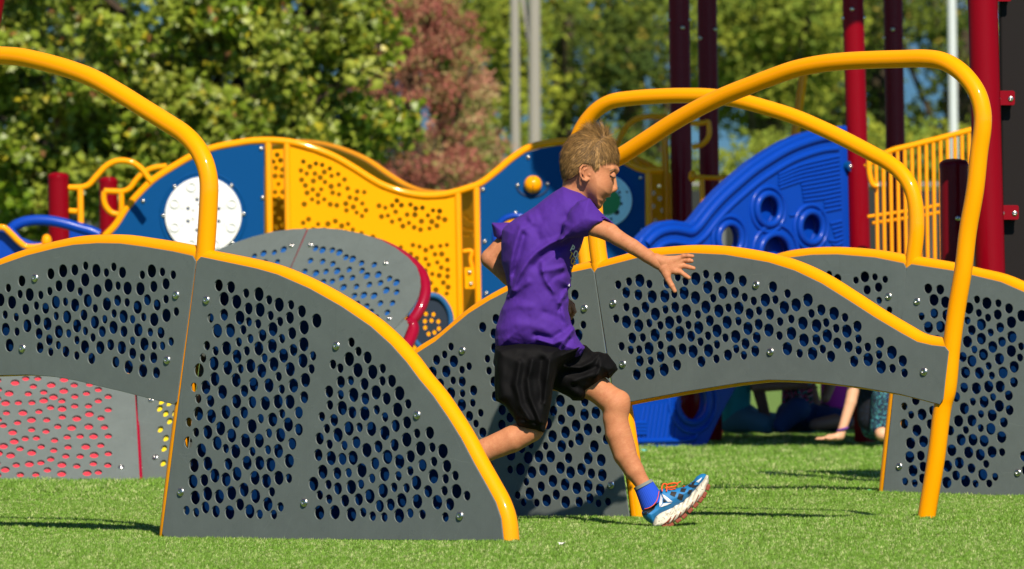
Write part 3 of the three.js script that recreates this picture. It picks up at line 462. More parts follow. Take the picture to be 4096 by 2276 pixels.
Object.assign(M, {
  skin: new THREE.MeshPhysicalMaterial({ color: rgb(0.56, 0.25, 0.12), map: repeated(skinTone, 9), roughness: 0.6, bumpMap: repeated(skinBump, 22), bumpScale: 0.00008, sheen: 0.12, sheenColor: rgb(0.9, 0.35, 0.2), sheenRoughness: 0.5, specularIntensity: 0.4 }),
  lips: new THREE.MeshPhysicalMaterial({ color: rgb(0.5, 0.19, 0.14), roughness: 0.4 }),
  shirt: new THREE.MeshPhysicalMaterial({ color: rgb(0.055, 0.0085, 0.225), roughness: 0.85, bumpMap: repeated(clothBump, 30), bumpScale: 0.0003, sheen: 0.1, sheenColor: rgb(0.3, 0.12, 0.8), sheenRoughness: 0.5 }),
  shorts: new THREE.MeshPhysicalMaterial({ color: rgb(0.0035, 0.0035, 0.004), roughness: 0.68, bumpMap: repeated(meshBump, 24), bumpScale: 0.0005, sheen: 0.02, sheenColor: rgb(0.5, 0.5, 0.55), sheenRoughness: 0.4, specularIntensity: 0.22 }),
  sock: new THREE.MeshStandardMaterial({ color: rgb(0.006, 0.06, 0.5), roughness: 0.9 }),
  sockBand: new THREE.MeshStandardMaterial({ color: rgb(0.2, 0.22, 0.2), roughness: 0.95 }),
  shoeBlue: new THREE.MeshPhysicalMaterial({ color: rgb(0.006, 0.17, 0.42), roughness: 0.55, bumpMap: repeated(meshBump, 30), bumpScale: 0.0004 }),
  shoeWhite: new THREE.MeshStandardMaterial({ color: 0xffffff, roughness: 0.75, map: repeated(canvasNoise(256, 256, (x, y) => { const n = tileNoise(x, y, 9, 3), s = rnd() < 0.006 ? 120 : 0, v = clamp(216 - Math.max(0, n - 0.15) * 120 - s, 0, 255); return [v, v * 0.97, v * 0.88]; }, true), 14) }),
  rust: new THREE.MeshStandardMaterial({ color: rgb(0.24, 0.052, 0.024), roughness: 0.7 }),
  black: new THREE.MeshStandardMaterial({ color: rgb(0.01, 0.01, 0.012), roughness: 0.7 }),
  lace: new THREE.MeshStandardMaterial({ color: rgb(0.75, 0.09, 0.008), roughness: 0.8 }),
  printWhite: new THREE.MeshStandardMaterial({ color: rgb(0.75, 0.76, 0.78), roughness: 0.6 }),
  printGold: new THREE.MeshStandardMaterial({ color: rgb(0.75, 0.42, 0.03), roughness: 0.6 }),
});
const boy = thing('person', 'boy in purple t-shirt and black shorts running with one arm stretched forward', 'person', boyO);
const headField = (() => {
  const skull = inflate(PZ(zHead, [905, 690, 922, 740, 922, 785, 902, 828, 878, 868, 862, 930, 850, 1010, 838, 1075, 834, 1100, 826, 1122, 806, 1146, 770, 1160, 748, 1182, 748, 1206, 736, 1232, 714, 1256, 702, 1290, 668, 1322, 620, 1304, 560, 1240, 500, 1160, 440, 1060, 300, 965, 220, 925, 187, 850, 170, 750, 168, 640, 185, 540, 232, 430, 312, 338, 410, 285, 520, 265, 640, 275, 756, 318, 840, 395, 888, 490, 910, 590]), 0, 0.0705, 0.069, 2.15);
  const zp = (x, y, z) => { const p = JZ(zHead, x, y); p.z = z; return p; };
  const nose = union([cone(zp(872, 885, 0), zp(878, 1034, 0), 0.0058, 0.0092), cone(zp(846, 1062, 0.0075), zp(862, 1050, 0.004), 0.0062, 0.0066), cone(zp(846, 1062, -0.0075), zp(862, 1050, -0.004), 0.0062, 0.0066)], 0.005);
  const cheeks = union([ball(zp(670, 990, 0.036), 0.024), ball(zp(670, 990, -0.036), 0.024)], 0.01);
  const brow = union([cone(zp(900, 790, 0.012), zp(850, 800, 0.042), 0.008, 0.007), cone(zp(900, 790, -0.012), zp(850, 800, -0.042), 0.008, 0.007)], 0.01);
  const eyes = union([ball(zp(838, 862, 0.0315), 0.0118), ball(zp(838, 862, -0.0315), 0.0118)], 0.002);
  const sockets = union([ball(zp(905, 862, 0.037), 0.0155), ball(zp(905, 862, -0.037), 0.0155)], 0.002);
  const mouth = cone(zp(748, 1158, 0.013), zp(800, 1154, 0.0), 0.0016, 0.0022), mouth2 = cone(zp(748, 1158, -0.013), zp(800, 1154, 0.0), 0.0016, 0.0022);
  const neck = limb([[zp(420, 880, 0), 0.04], [zp(350, 1080, 0), 0.0385], [zp(300, 1330, 0), 0.047]], 0.01);
  const sideEar = (s) => {
    const e = (x, y, o) => zp(x, y, s * (0.0585 + o));
    const rim = limb([[e(545, 790, 0.004), 0.0024], [e(530, 745, 0.008), 0.0028], [e(492, 722, 0.011), 0.003], [e(446, 726, 0.014), 0.0031], [e(412, 762, 0.016), 0.0031], [e(405, 820, 0.017), 0.0031], [e(416, 876, 0.015), 0.003], [e(446, 918, 0.012), 0.0033], [e(486, 930, 0.009), 0.0046], [e(516, 912, 0.006), 0.0042]], 0.002);
    const bowl = limb([[e(470, 770, 0.004), 0.0068], [e(450, 830, 0.004), 0.0068], [e(480, 890, 0.003), 0.006]], 0.004);
    const fold = limb([[e(512, 760, 0.009), 0.0018], [e(462, 792, 0.0125), 0.0021], [e(446, 842, 0.013), 0.0021], [e(466, 884, 0.0115), 0.0022]], 0.002);
    const hollow = limb([[e(500, 820, 0.014), 0.0072], [e(492, 868, 0.013), 0.0056]], 0.003), tragus = ball(e(532, 858, 0.007), 0.0042);
    return (x, y, z) => { let d = smin(rim(x, y, z), bowl(x, y, z), 0.004); d = smin(d, fold(x, y, z), 0.0025); d = smax(d, -hollow(x, y, z), 0.003); return smin(d, tragus(x, y, z), 0.003); };
  };
  const earN = sideEar(1), earF = sideEar(-1);
  const base = (x, y, z) => smin(smin(skull(x, y, z), neck(x, y, z), 0.025), cheeks(x, y, z), 0.032);
  const f = (x, y, z) => {
    let d = base(x, y, z);
    d = smin(d, brow(x, y, z), 0.012); d = smax(d, -sockets(x, y, z), 0.012); d = smin(d, eyes(x, y, z), 0.0035); d = smin(d, nose(x, y, z), 0.007);
    d = smax(d, -Math.min(mouth(x, y, z), mouth2(x, y, z)), 0.002);
    return smin(d, Math.min(earN(x, y, z), earF(x, y, z)), 0.0035);
  };
  f.base = base; f.zp = zp; f.skull = skull;
  return f;
})();
{
  const D = [];
  // head and neck, fine grid
  const h0 = JZ(zHead, 120, 1360), h1 = JZ(zHead, 960, 230);
  D.push(sdfMesh(headField, V(h0.x, h0.y, -0.085), V(h1.x, h1.y, 0.085), 0.0021));
  // trunk, arms and legs
  const armN = [[J(2300, 890, 0.11), 0.024], [J(2380, 908, 0.14), 0.0265], [J(2440, 930, 0.155), 0.0255], [J(2472, 952, 0.16), 0.0222], [J(2530, 986, 0.158), 0.0212], [J(2590, 1025, 0.152), 0.0186], [J(2637, 1058, 0.147), 0.0165]];
  const armF = [[J(2180, 890, -0.11), 0.026], [J(2045, 955, -0.135), 0.031], [J(1962, 1034, -0.14), 0.0275], [J(2040, 1105, -0.14), 0.0275], [J(2150, 1170, -0.14), 0.024], [J(2262, 1215, -0.14), 0.017], [J(2280, 1225, -0.14), 0.016]];
  const legF = [[J(2190, 1470, -0.055), 0.062], [J(2300, 1512, -0.06), 0.048], [J(2378, 1547, -0.06), 0.0395], [J(2430, 1590, -0.058), 0.0372], [J(2462, 1622, -0.056), 0.0372], [J(2459, 1673, -0.055), 0.0335], [J(2471, 1735, -0.053), 0.0352], [J(2499, 1819, -0.05), 0.0325], [J(2536, 1882, -0.047), 0.0282], [J(2568, 1930, -0.045), 0.0218], [J(2596, 1980, -0.043), 0.0215]];
  const legN = [[J(2120, 1470, 0.06), 0.066], [J(2135, 1580, 0.072), 0.042], [J(2140, 1690, 0.078), 0.0345], [J(2125, 1718, 0.08), 0.0345], [J(2048, 1757, 0.08), 0.0372], [J(1940, 1802, 0.075), 0.0335], [J(1850, 1845, 0.07), 0.026], [J(1800, 1870, 0.07), 0.0225], [J(1770, 1890, 0.07), 0.023]];
  const fs = [limb(armN, 0.004), limb(armF, 0.004), limb(legF, 0.004), limb(legN, 0.004), cone(J(2482, 1600, -0.058), J(2486, 1640, -0.056), 0.0265, 0.021), cone(J(2478, 1662, -0.055), J(2520, 1790, -0.05), 0.015, 0.013),
    limb([[J(2262, 850, 0), 0.05], [J(2200, 980, 0), 0.062], [J(2155, 1200, 0), 0.06], [J(2150, 1430, 0), 0.07]], 0.02)];
  D.push(sdfMesh(union(fs, 0.016), V(...J(1740, 1990, 0).toArray().slice(0, 2), -0.22), V(...J(2660, 770, 0).toArray().slice(0, 2), 0.21), 0.0068));
  // the outstretched hand: palm to the camera, thumb down
  const hz = 0.147, H = (x, y, o = 0) => JZ(zHand, x, y, hz + o);
  const palm = union([limb([[H(480, 370), 0.0165], [H(640, 440), 0.0155], [H(760, 480), 0.0135]], 0.01), cone(H(700, 400), H(1060, 360, -0.002), 0.0125, 0.0095), cone(H(740, 480), H(1080, 470, -0.004), 0.0125, 0.0095), cone(H(740, 560), H(1060, 570, -0.002), 0.0125, 0.0095), cone(H(690, 600), H(990, 680, 0.002), 0.0135, 0.0095), cone(H(680, 620, 0.004), H(770, 790, 0.008), 0.014, 0.0105)], 0.007);
  const finger = (p) => limb(p.map(([x, y, o, r]) => [H(x, y, o), r]), 0.0022);
  const fingers = [finger([[1060, 345, -0.002, 0.0072], [1185, 290, 0.002, 0.0062], [1320, 282, 0.007, 0.0057], [1432, 290, 0.009, 0.0051]]), finger([[1080, 455, -0.004, 0.0076], [1215, 400, -0.001, 0.0066], [1330, 410, 0.006, 0.0062], [1408, 416, 0.011, 0.0056]]), finger([[1060, 560, -0.002, 0.0078], [1210, 545, 0.0, 0.0068], [1340, 575, 0.006, 0.0063], [1460, 606, 0.01, 0.0056]]), finger([[985, 672, 0.002, 0.008], [1130, 710, 0.004, 0.007], [1240, 790, 0.008, 0.0064], [1340, 852, 0.011, 0.0055]]), finger([[740, 760, 0.008, 0.0102], [800, 900, 0.011, 0.0086], [890, 1060, 0.014, 0.0077], [968, 1195, 0.015, 0.006]])];
  const hand = (x, y, z) => { let d = palm(x, y, z); for (const f of fingers) d = smin(d, f(x, y, z), 0.0045); return d; };
  const a = JZ(zHand, 380, 1290, hz), b = JZ(zHand, 1540, 190, hz);
  D.push(sdfMesh(hand, V(a.x, a.y, hz - 0.032), V(b.x, b.y, hz + 0.04), 0.0017));
  // the far hand, fingers curled in front of the shirt
  const G = (x, y, o = 0) => JZ(zMid, x, y, -0.14 + o);
  const fh = union([cone(G(800, 245), G(850, 260), 0.016, 0.0135), limb([[G(840, 235, 0.006), 0.0075], [G(885, 262, 0.012), 0.0072], [G(908, 318, 0.014), 0.0062]], 0.003), limb([[G(850, 262, 0.0), 0.0075], [G(888, 300), 0.0068], [G(892, 345), 0.006]], 0.003), limb([[G(840, 290, -0.008), 0.0075], [G(872, 330, -0.008), 0.0066], [G(874, 372, -0.008), 0.006]], 0.003), limb([[G(830, 300, -0.016), 0.007], [G(858, 340, -0.016), 0.006], [G(852, 370, -0.016), 0.0056]], 0.003), limb([[G(830, 230, 0.014), 0.008], [G(850, 275, 0.022), 0.007], [G(862, 320, 0.024), 0.006]], 0.003)], 0.004);
  const c = G(760, 400), d = G(950, 190);
  D.push(sdfMesh(fh, V(c.x, c.y, -0.175), V(d.x, d.y, -0.1), 0.0022));
  part('body', mergeGeometries(D.map((g) => g.toNonIndexed())), M.skin, boy);
}
{ // closed eyelashes, brows, lips
  const zp = headField.zp, on = (x, y, s, lift) => { const p = zp(x, y, 0); const z = nearSide((a, b, c) => headField(a, b, c * s), p.x, p.y, 0.09, 0) ?? 0.03; p.z = s * (z + lift); return p; };
  const lash = new THREE.MeshStandardMaterial({ color: rgb(0.07, 0.035, 0.02), roughness: 0.8 }), browMat = new THREE.MeshStandardMaterial({ color: rgb(0.4, 0.21, 0.11), roughness: 0.9 });
  for (const s of [1, -1]) {
    part('eyelashes', tube([on(812, 862, s, 0.0002), on(838, 876, s, 0.0006), on(862, 888, s, 0.0006), on(880, 884, s, 0.0002)], 0.0015, 16, 6), lash, boy);
    part('eyebrow', mergeGeometries([0, 1, 2].map((k) => tube([on(806, 800 - k * 6, s, 0.0001), on(850, 782 - k * 5, s, 0.0005), on(892, 780 - k * 4, s, 0.0003)], 0.0005, 14, 5))), browMat, boy);
  }
  part('lips', mergeGeometries([tube([zp(770, 1146, 0.019), zp(800, 1140, 0.012), zp(816, 1136, 0), zp(800, 1140, -0.012), zp(770, 1146, -0.019)], 0.0028, 24, 8), tube([zp(742, 1178, 0.017), zp(750, 1186, 0.01), zp(752, 1190, 0), zp(750, 1186, -0.01), zp(742, 1178, -0.017)], 0.003, 24, 8)]), M.lips, boy);
}
{ // hair: a close cap plus many single locks that leave a whorl at the crown
  const region = outlineField(PZ(zHead, [120, 975, 120, 500, 260, 180, 520, 60, 800, 100, 1000, 420, 1010, 640, 935, 715, 905, 680, 860, 664, 790, 672, 745, 690, 690, 705, 656, 770, 612, 795, 578, 728, 540, 712, 440, 706, 398, 745, 388, 840, 330, 890, 270, 925, 190, 960]));
  const cap = (x, y, z) => smax(headField.skull(x, y, z) - 0.0058 - 0.0012 * noise3(x * 160, y * 160, z * 160), -region(x, y), 0.004);
  const a = JZ(zHead, 110, 1000), b = JZ(zHead, 990, 180);
  const capGeo = sdfMesh(cap, V(a.x, a.y, -0.085), V(b.x, b.y, 0.085), 0.0034);
  const hairMat = new THREE.MeshPhysicalMaterial({ vertexColors: true, roughness: 0.55, specularIntensity: 0.35, side: THREE.DoubleSide });
  const hair = part('hair', capGeo, new THREE.MeshStandardMaterial({ color: rgb(0.12, 0.068, 0.027), roughness: 0.9 }), boy);
  const P = capGeo.attributes.position, N = capGeo.attributes.normal, wh = JZ(zHead, 690, 390), k = 1 / (zHead(1, 0)[0] - zHead(0, 0)[0]) * PXM;
  const pos = [], col = [], n = V(0, 0, 0), tri = (p, c) => { pos.push(p.x, p.y, p.z); col.push(c.r, c.g, c.b); };
  for (let s = 0; s < 21000; s++) {
    const i = Math.floor(rnd() * P.count), p = V(P.getX(i) + rr(-0.0016, 0.0016), P.getY(i) + rr(-0.0016, 0.0016), P.getZ(i));
    n.set(N.getX(i), N.getY(i), N.getZ(i));
    if (n.y < -0.55 || region(p.x, p.y) < 0.0005) continue;
    const hx = (p.x - wh.x), hy = (p.y - wh.y), r = Math.hypot(hx, hy) + 1e-6;
    const clump = noise3(p.x * 38, p.y * 38, p.z * 38), clump2 = noise3(p.x * 110 + 5, p.y * 110, p.z * 110), clump3 = noise3(p.x * 60 - 9, p.y * 60, p.z * 60);
    const dir = V(hx / r, hy / r, 0.35 * Math.sign(p.z) * Math.min(1, Math.abs(p.z) / 0.05)).add(V(clump * 0.4 + clump3 * 0.25, clump2 * 0.3, clump * 0.3));
    const top = smooth(-0.055, -0.02, hx) * smooth(0.04, 0.012, hx) * smooth(0.0, 0.022, hy), back = smooth(-0.01, -0.05, hx), fringe = smooth(0.0, 0.03, hx) * smooth(0.02, -0.02, hy), low = smooth(-0.02, -0.085, hy);
    dir.y += top * 0.9 - (1 - top) * lerp(0.7, 0.45, back); dir.x += -top * 0.35 - low * 0.25 - back * 0.3;
    dir.addScaledVector(n, -dir.dot(n) * (1 - 0.4 * top)).normalize();
    const len = lerp(lerp(0.017, 0.0165, fringe), 0.038 * (0.9 + 0.3 * clump3), top) * lerp(1, 0.6, low) * rr(0.7, 1.15), lift = lerp(0.035, 0.42, top) * rr(0.3, 1.4), w = rr(0.00028, 0.0006);
    const t = clamp(0.42 + 0.42 * clump2 + 0.25 * clump3 + rr(-0.2, 0.2), 0, 1), c = rgb(lerp(0.06, 0.45, t), lerp(0.032, 0.255, t), lerp(0.01, 0.085, t));
    const side = dir.clone().cross(n).normalize().multiplyScalar(w), pts = [];
    let q = p.clone().addScaledVector(n, 0.0002), v = dir.clone().addScaledVector(n, lift).normalize();
    for (let m = 0; m <= 4; m++) { pts.push(q.clone()); q = q.clone().addScaledVector(v, len / 4); v.addScaledVector(n, -lift * 0.3).add(V(0, -0.05, 0)).normalize(); }
    for (let m = 0; m < 4; m++) {
      const s0 = 1 - m / 4 * 0.75, s1 = 1 - (m + 1) / 4 * 0.75, A = pts[m].clone().addScaledVector(side, s0), B = pts[m].clone().addScaledVector(side, -s0), C = pts[m + 1].clone().addScaledVector(side, s1), E = pts[m + 1].clone().addScaledVector(side, -s1);
      tri(A, c); tri(B, c); tri(C, c); tri(B, c); tri(E, c); tri(C, c);
    }
  }
  const g = new THREE.BufferGeometry(); g.setAttribute('position', new THREE.Float32BufferAttribute(pos, 3)); g.setAttribute('color', new THREE.Float32BufferAttribute(col, 3)); g.computeVertexNormals();
  const locks = part('locks', g, hairMat, hair);
  locks.userData.kind = 'stuff';
}
// --- shirt
const shirtField = (() => {
  const trunk = inflate([...PZ(zTop, [1005, 135, 900, 190, 800, 270, 600, 420, 480, 490, 390, 545, 318, 625, 297, 780, 300, 1000, 350, 1150, 382, 1300]), ...PZ(zMid, [330, 170, 260, 330, 225, 450, 214, 550, 228, 655, 400, 668, 600, 692, 770, 722, 830, 742, 960, 702, 1003, 628, 960, 590, 920, 530, 880, 420, 852, 300, 858, 190, 836, 125, 868, 92, 880, 22]), ...PZ(zTop, [1100, 1100, 1160, 950, 1220, 800, 1250, 700, 1330, 600, 1400, 480, 1380, 330, 1310, 265, 1200, 185, 1100, 158])], 0, 0.108, 0.085, 2.2);
  const sleeveN = inflate(PZ(zTop, [1310, 262, 1180, 300, 1080, 420, 1000, 560, 985, 745, 1200, 712, 1285, 700, 1400, 640, 1500, 582, 1560, 564, 1622, 582, 1560, 528, 1480, 468, 1408, 388], 0.13), 0.128, 0.062, 0.052, 2);
  const sleeveF = inflate(PZ(zTop, [188, 545, 250, 548, 330, 542, 430, 540, 500, 640, 430, 740, 300, 770, 244, 778, 214, 700], -0.13), -0.135, 0.052, 0.04, 2);
  const cutN = cone(J(2395, 912, 0.145), J(2520, 975, 0.16), 0.03, 0.04), cutF = cone(J(2010, 985, -0.135), J(1930, 1060, -0.14), 0.034, 0.038);
  const mk = (z, pts, amp, wid) => ({ d: lineDist(PZ(z, pts)), amp, wid });
  const folds = [
    mk(zTop, [985, 748, 850, 792, 700, 890, 600, 1000, 500, 1150, 430, 1310], 0.011, 0.0095), mk(zTop, [1010, 800, 900, 850, 790, 930, 690, 1040], -0.01, 0.013), mk(zTop, [520, 600, 470, 750, 430, 900, 405, 1050, 392, 1260], 0.008, 0.009), mk(zTop, [560, 700, 520, 850, 480, 1000, 450, 1130], -0.006, 0.009),
    mk(zTop, [765, 1010, 775, 1120, 820, 1230, 900, 1330], 0.006, 0.0075), mk(zTop, [1000, 1060, 880, 1085, 780, 1100], 0.006, 0.008), mk(zTop, [990, 1130, 880, 1180, 850, 1230], -0.005, 0.008), mk(zTop, [620, 560, 700, 660, 740, 740], -0.005, 0.012), mk(zTop, [1160, 330, 1120, 420, 1060, 520, 1010, 640, 990, 740], -0.0012, 0.003),
    mk(zTop, [740, 420, 760, 520, 720, 600], -0.0035, 0.009), mk(zTop, [1040, 480, 1080, 560, 1060, 640], -0.003, 0.01), mk(zTop, [620, 470, 640, 550, 560, 620], 0.004, 0.008),
    mk(zMid, [680, 60, 740, 180, 800, 300, 830, 420], 0.006, 0.009), mk(zMid, [600, 560, 720, 600, 800, 560, 880, 470], 0.008, 0.008), mk(zMid, [560, 520, 700, 550, 780, 500], -0.006, 0.008), mk(zMid, [760, 690, 820, 580, 900, 470], 0.007, 0.0065), mk(zMid, [800, 640, 860, 560], -0.005, 0.006),
    mk(zMid, [300, 300, 400, 260, 520, 270], 0.0035, 0.011), mk(zMid, [260, 480, 380, 420, 520, 430, 640, 470], 0.0035, 0.013), mk(zMid, [640, 330, 740, 360, 820, 420], -0.005, 0.011), mk(zMid, [330, 180, 420, 120, 500, 60], 0.006, 0.009), mk(zMid, [870, 100, 820, 160, 790, 240], 0.007, 0.007), mk(zMid, [850, 190, 800, 230, 770, 300], -0.006, 0.006),
    mk(zMid, [232, 632, 400, 646, 600, 670, 770, 700, 828, 716], -0.0014, 0.0022), mk(zMid, [828, 716, 940, 682, 990, 615], -0.0014, 0.0022),
  ];
  return (x, y, z) => {
    let d = smin(smin(trunk(x, y, z), sleeveN(x, y, z), 0.016), sleeveF(x, y, z), 0.016);
    if (d < 0.03 && d > -0.03) {
      const near = smooth(-0.03, 0.05, z);
      for (const f of folds) { const q = f.d(x, y) / f.wid; if (q < 3) d -= near * f.amp * Math.exp(-q * q); }
      d -= 0.0014 * noise3(x * 20, y * 14, z * 20) + 0.0004 * noise3(x * 60 + 3, y * 44, z * 60);
    }
    d = smax(d, -cutN(x, y, z), 0.003); return smax(d, -cutF(x, y, z), 0.004);
  };
})();
const shirt = (() => { const a = J(1950, 1460), b = J(2490, 730); return part('t_shirt', sdfMesh(shirtField, V(a.x, a.y, -0.21), V(b.x, b.y, 0.21), 0.0046), M.shirt, boy); })();
{ // lettering across the chest
  const font = await new FontLoader().loadAsync('fonts/droid/droid_sans_bold.typeface.json');
  const surf = (x, y) => nearSide(shirtField, x, y, 0.2, -0.12);
  const put = (text, x, y, size, ux, uy, vx, vy, mat) => {
    const [ox, oy] = XY(...zTop(x, y)), k = size / PXM;
    for (const s of font.generateShapes(text, 1)) {
      const map = (p) => new THREE.Vector2(ox + k * (p.x * ux + p.y * vx), oy + k * (p.x * uy + p.y * vy));
      const sh = new THREE.Shape(s.getPoints(4).map(map)); s.holes.forEach((h) => sh.holes.push(new THREE.Path(h.getPoints(4).map(map))));
      part('print', patch(sh, surf, 0.001, 0.0006, 0.003), mat, shirt, 'lettering printed on the chest');
    }
  };
  put('P', 1078, 862, 27, 0.62, -0.5, 0.42, 0.9, M.printWhite); put('O', 1112, 918, 27, 0.55, -0.55, 0.42, 0.9, M.printWhite); put('S', 1142, 955, 25, 0.45, -0.6, 0.42, 0.9, M.printWhite);
  put('T', 1068, 945, 27, 0.55, -0.5, 0.35, 0.9, M.printGold); put('O', 1084, 1000, 27, 0.5, -0.5, 0.35, 0.9, M.printGold); put('P', 1112, 1040, 25, 0.45, -0.5, 0.35, 0.9, M.printGold);
  const bar = (flat, mat) => { const pts = PZ(zTop, flat).map(([x, y]) => new THREE.Vector2(x, y)); part('print', patch(new THREE.Shape(pts), surf, 0.001, 0.0006, 0.003), mat, shirt); };
  bar([1196, 838, 1212, 790, 1220, 800, 1190, 856, 1182, 850], M.printGold); bar([1082, 1040, 1108, 1060, 1100, 1072], M.printWhite); bar([1095, 1080, 1112, 1076, 1104, 1110, 1094, 1108], M.printGold); bar([1092, 1180, 1108, 1160, 1112, 1190, 1100, 1204], M.printWhite); bar([1062, 1270, 1080, 1244, 1084, 1286], M.printWhite);
}
// --- shorts
{
  const near = inflate(PZ(zMid, [225, 640, 213, 800, 213, 950, 225, 1092, 300, 1124, 404, 1280, 416, 1318, 650, 1384, 664, 1300, 694, 1150, 742, 850, 765, 640, 600, 600, 400, 600], 0.08), 0.072, 0.072, 0.034, 2.4);
  const far = inflate(PZ(zMid, [600, 640, 640, 980, 750, 1002, 868, 1062, 890, 1088, 972, 1092, 1022, 1032, 1110, 942, 1178, 892, 1202, 916, 1284, 818, 1268, 782, 1192, 678, 1130, 680, 1062, 670, 1002, 610, 830, 620], -0.06), -0.055, 0.07, 0.05, 2);
  const hip = inflate(PZ(zMid, [225, 600, 215, 760, 400, 900, 700, 900, 860, 760, 980, 640, 960, 600]), 0, 0.125, 0.07, 2.2);
  const cutN = limb([[J(2140, 1700, 0.078), 0.034], [J(2135, 1730, 0.08), 0.037], [J(2110, 1800, 0.08), 0.045]], 0.01), cutF = limb([[J(2370, 1543, -0.06), 0.041], [J(2405, 1568, -0.059), 0.045], [J(2470, 1625, -0.056), 0.055]], 0.01);
  const mk = (z, pts, amp, wid) => ({ d: lineDist(PZ(z, pts)), amp, wid });
  const folds = [mk(zMid, [540, 740, 500, 900, 520, 1050, 610, 1270], 0.007, 0.009), mk(zMid, [620, 740, 600, 900, 620, 1080], -0.006, 0.011), mk(zMid, [430, 760, 400, 950, 440, 1120, 520, 1250], 0.006, 0.01), mk(zMid, [690, 740, 670, 900, 640, 1100], 0.005, 0.008), mk(zMid, [830, 800, 960, 800, 1060, 750, 1110, 690], 0.008, 0.007), mk(zMid, [850, 850, 980, 850, 1090, 800], -0.006, 0.007), mk(zMid, [900, 920, 1000, 880, 1110, 860], 0.007, 0.01), mk(zMid, [900, 960, 1000, 1000], -0.005, 0.009), mk(zMid, [1130, 690, 1130, 800, 1090, 900], 0.006, 0.008), mk(zMid, [1190, 860, 1272, 800], -0.002, 0.003), mk(zMid, [420, 1240, 655, 1300], -0.0018, 0.003)];
  const f = (x, y, z) => {
    let d = smin(smin(near(x, y, z), far(x, y, z), 0.006), hip(x, y, z), 0.02);
    if (d < 0.03 && d > -0.03) { for (const q of folds) { const t = q.d(x, y) / q.wid; if (t < 3) d -= q.amp * Math.exp(-t * t); } d -= 0.0016 * noise3(x * 26, y * 14, z * 26); }
    return smax(smax(d, -cutN(x, y, z), 0.002), -cutF(x, y, z), 0.002);
  };
  const a = J(1960, 1740), b = J(2490, 1365);
  part('shorts', sdfMesh(f, V(a.x, a.y, -0.15), V(b.x, b.y, 0.17), 0.0044), M.shorts, boy);
}
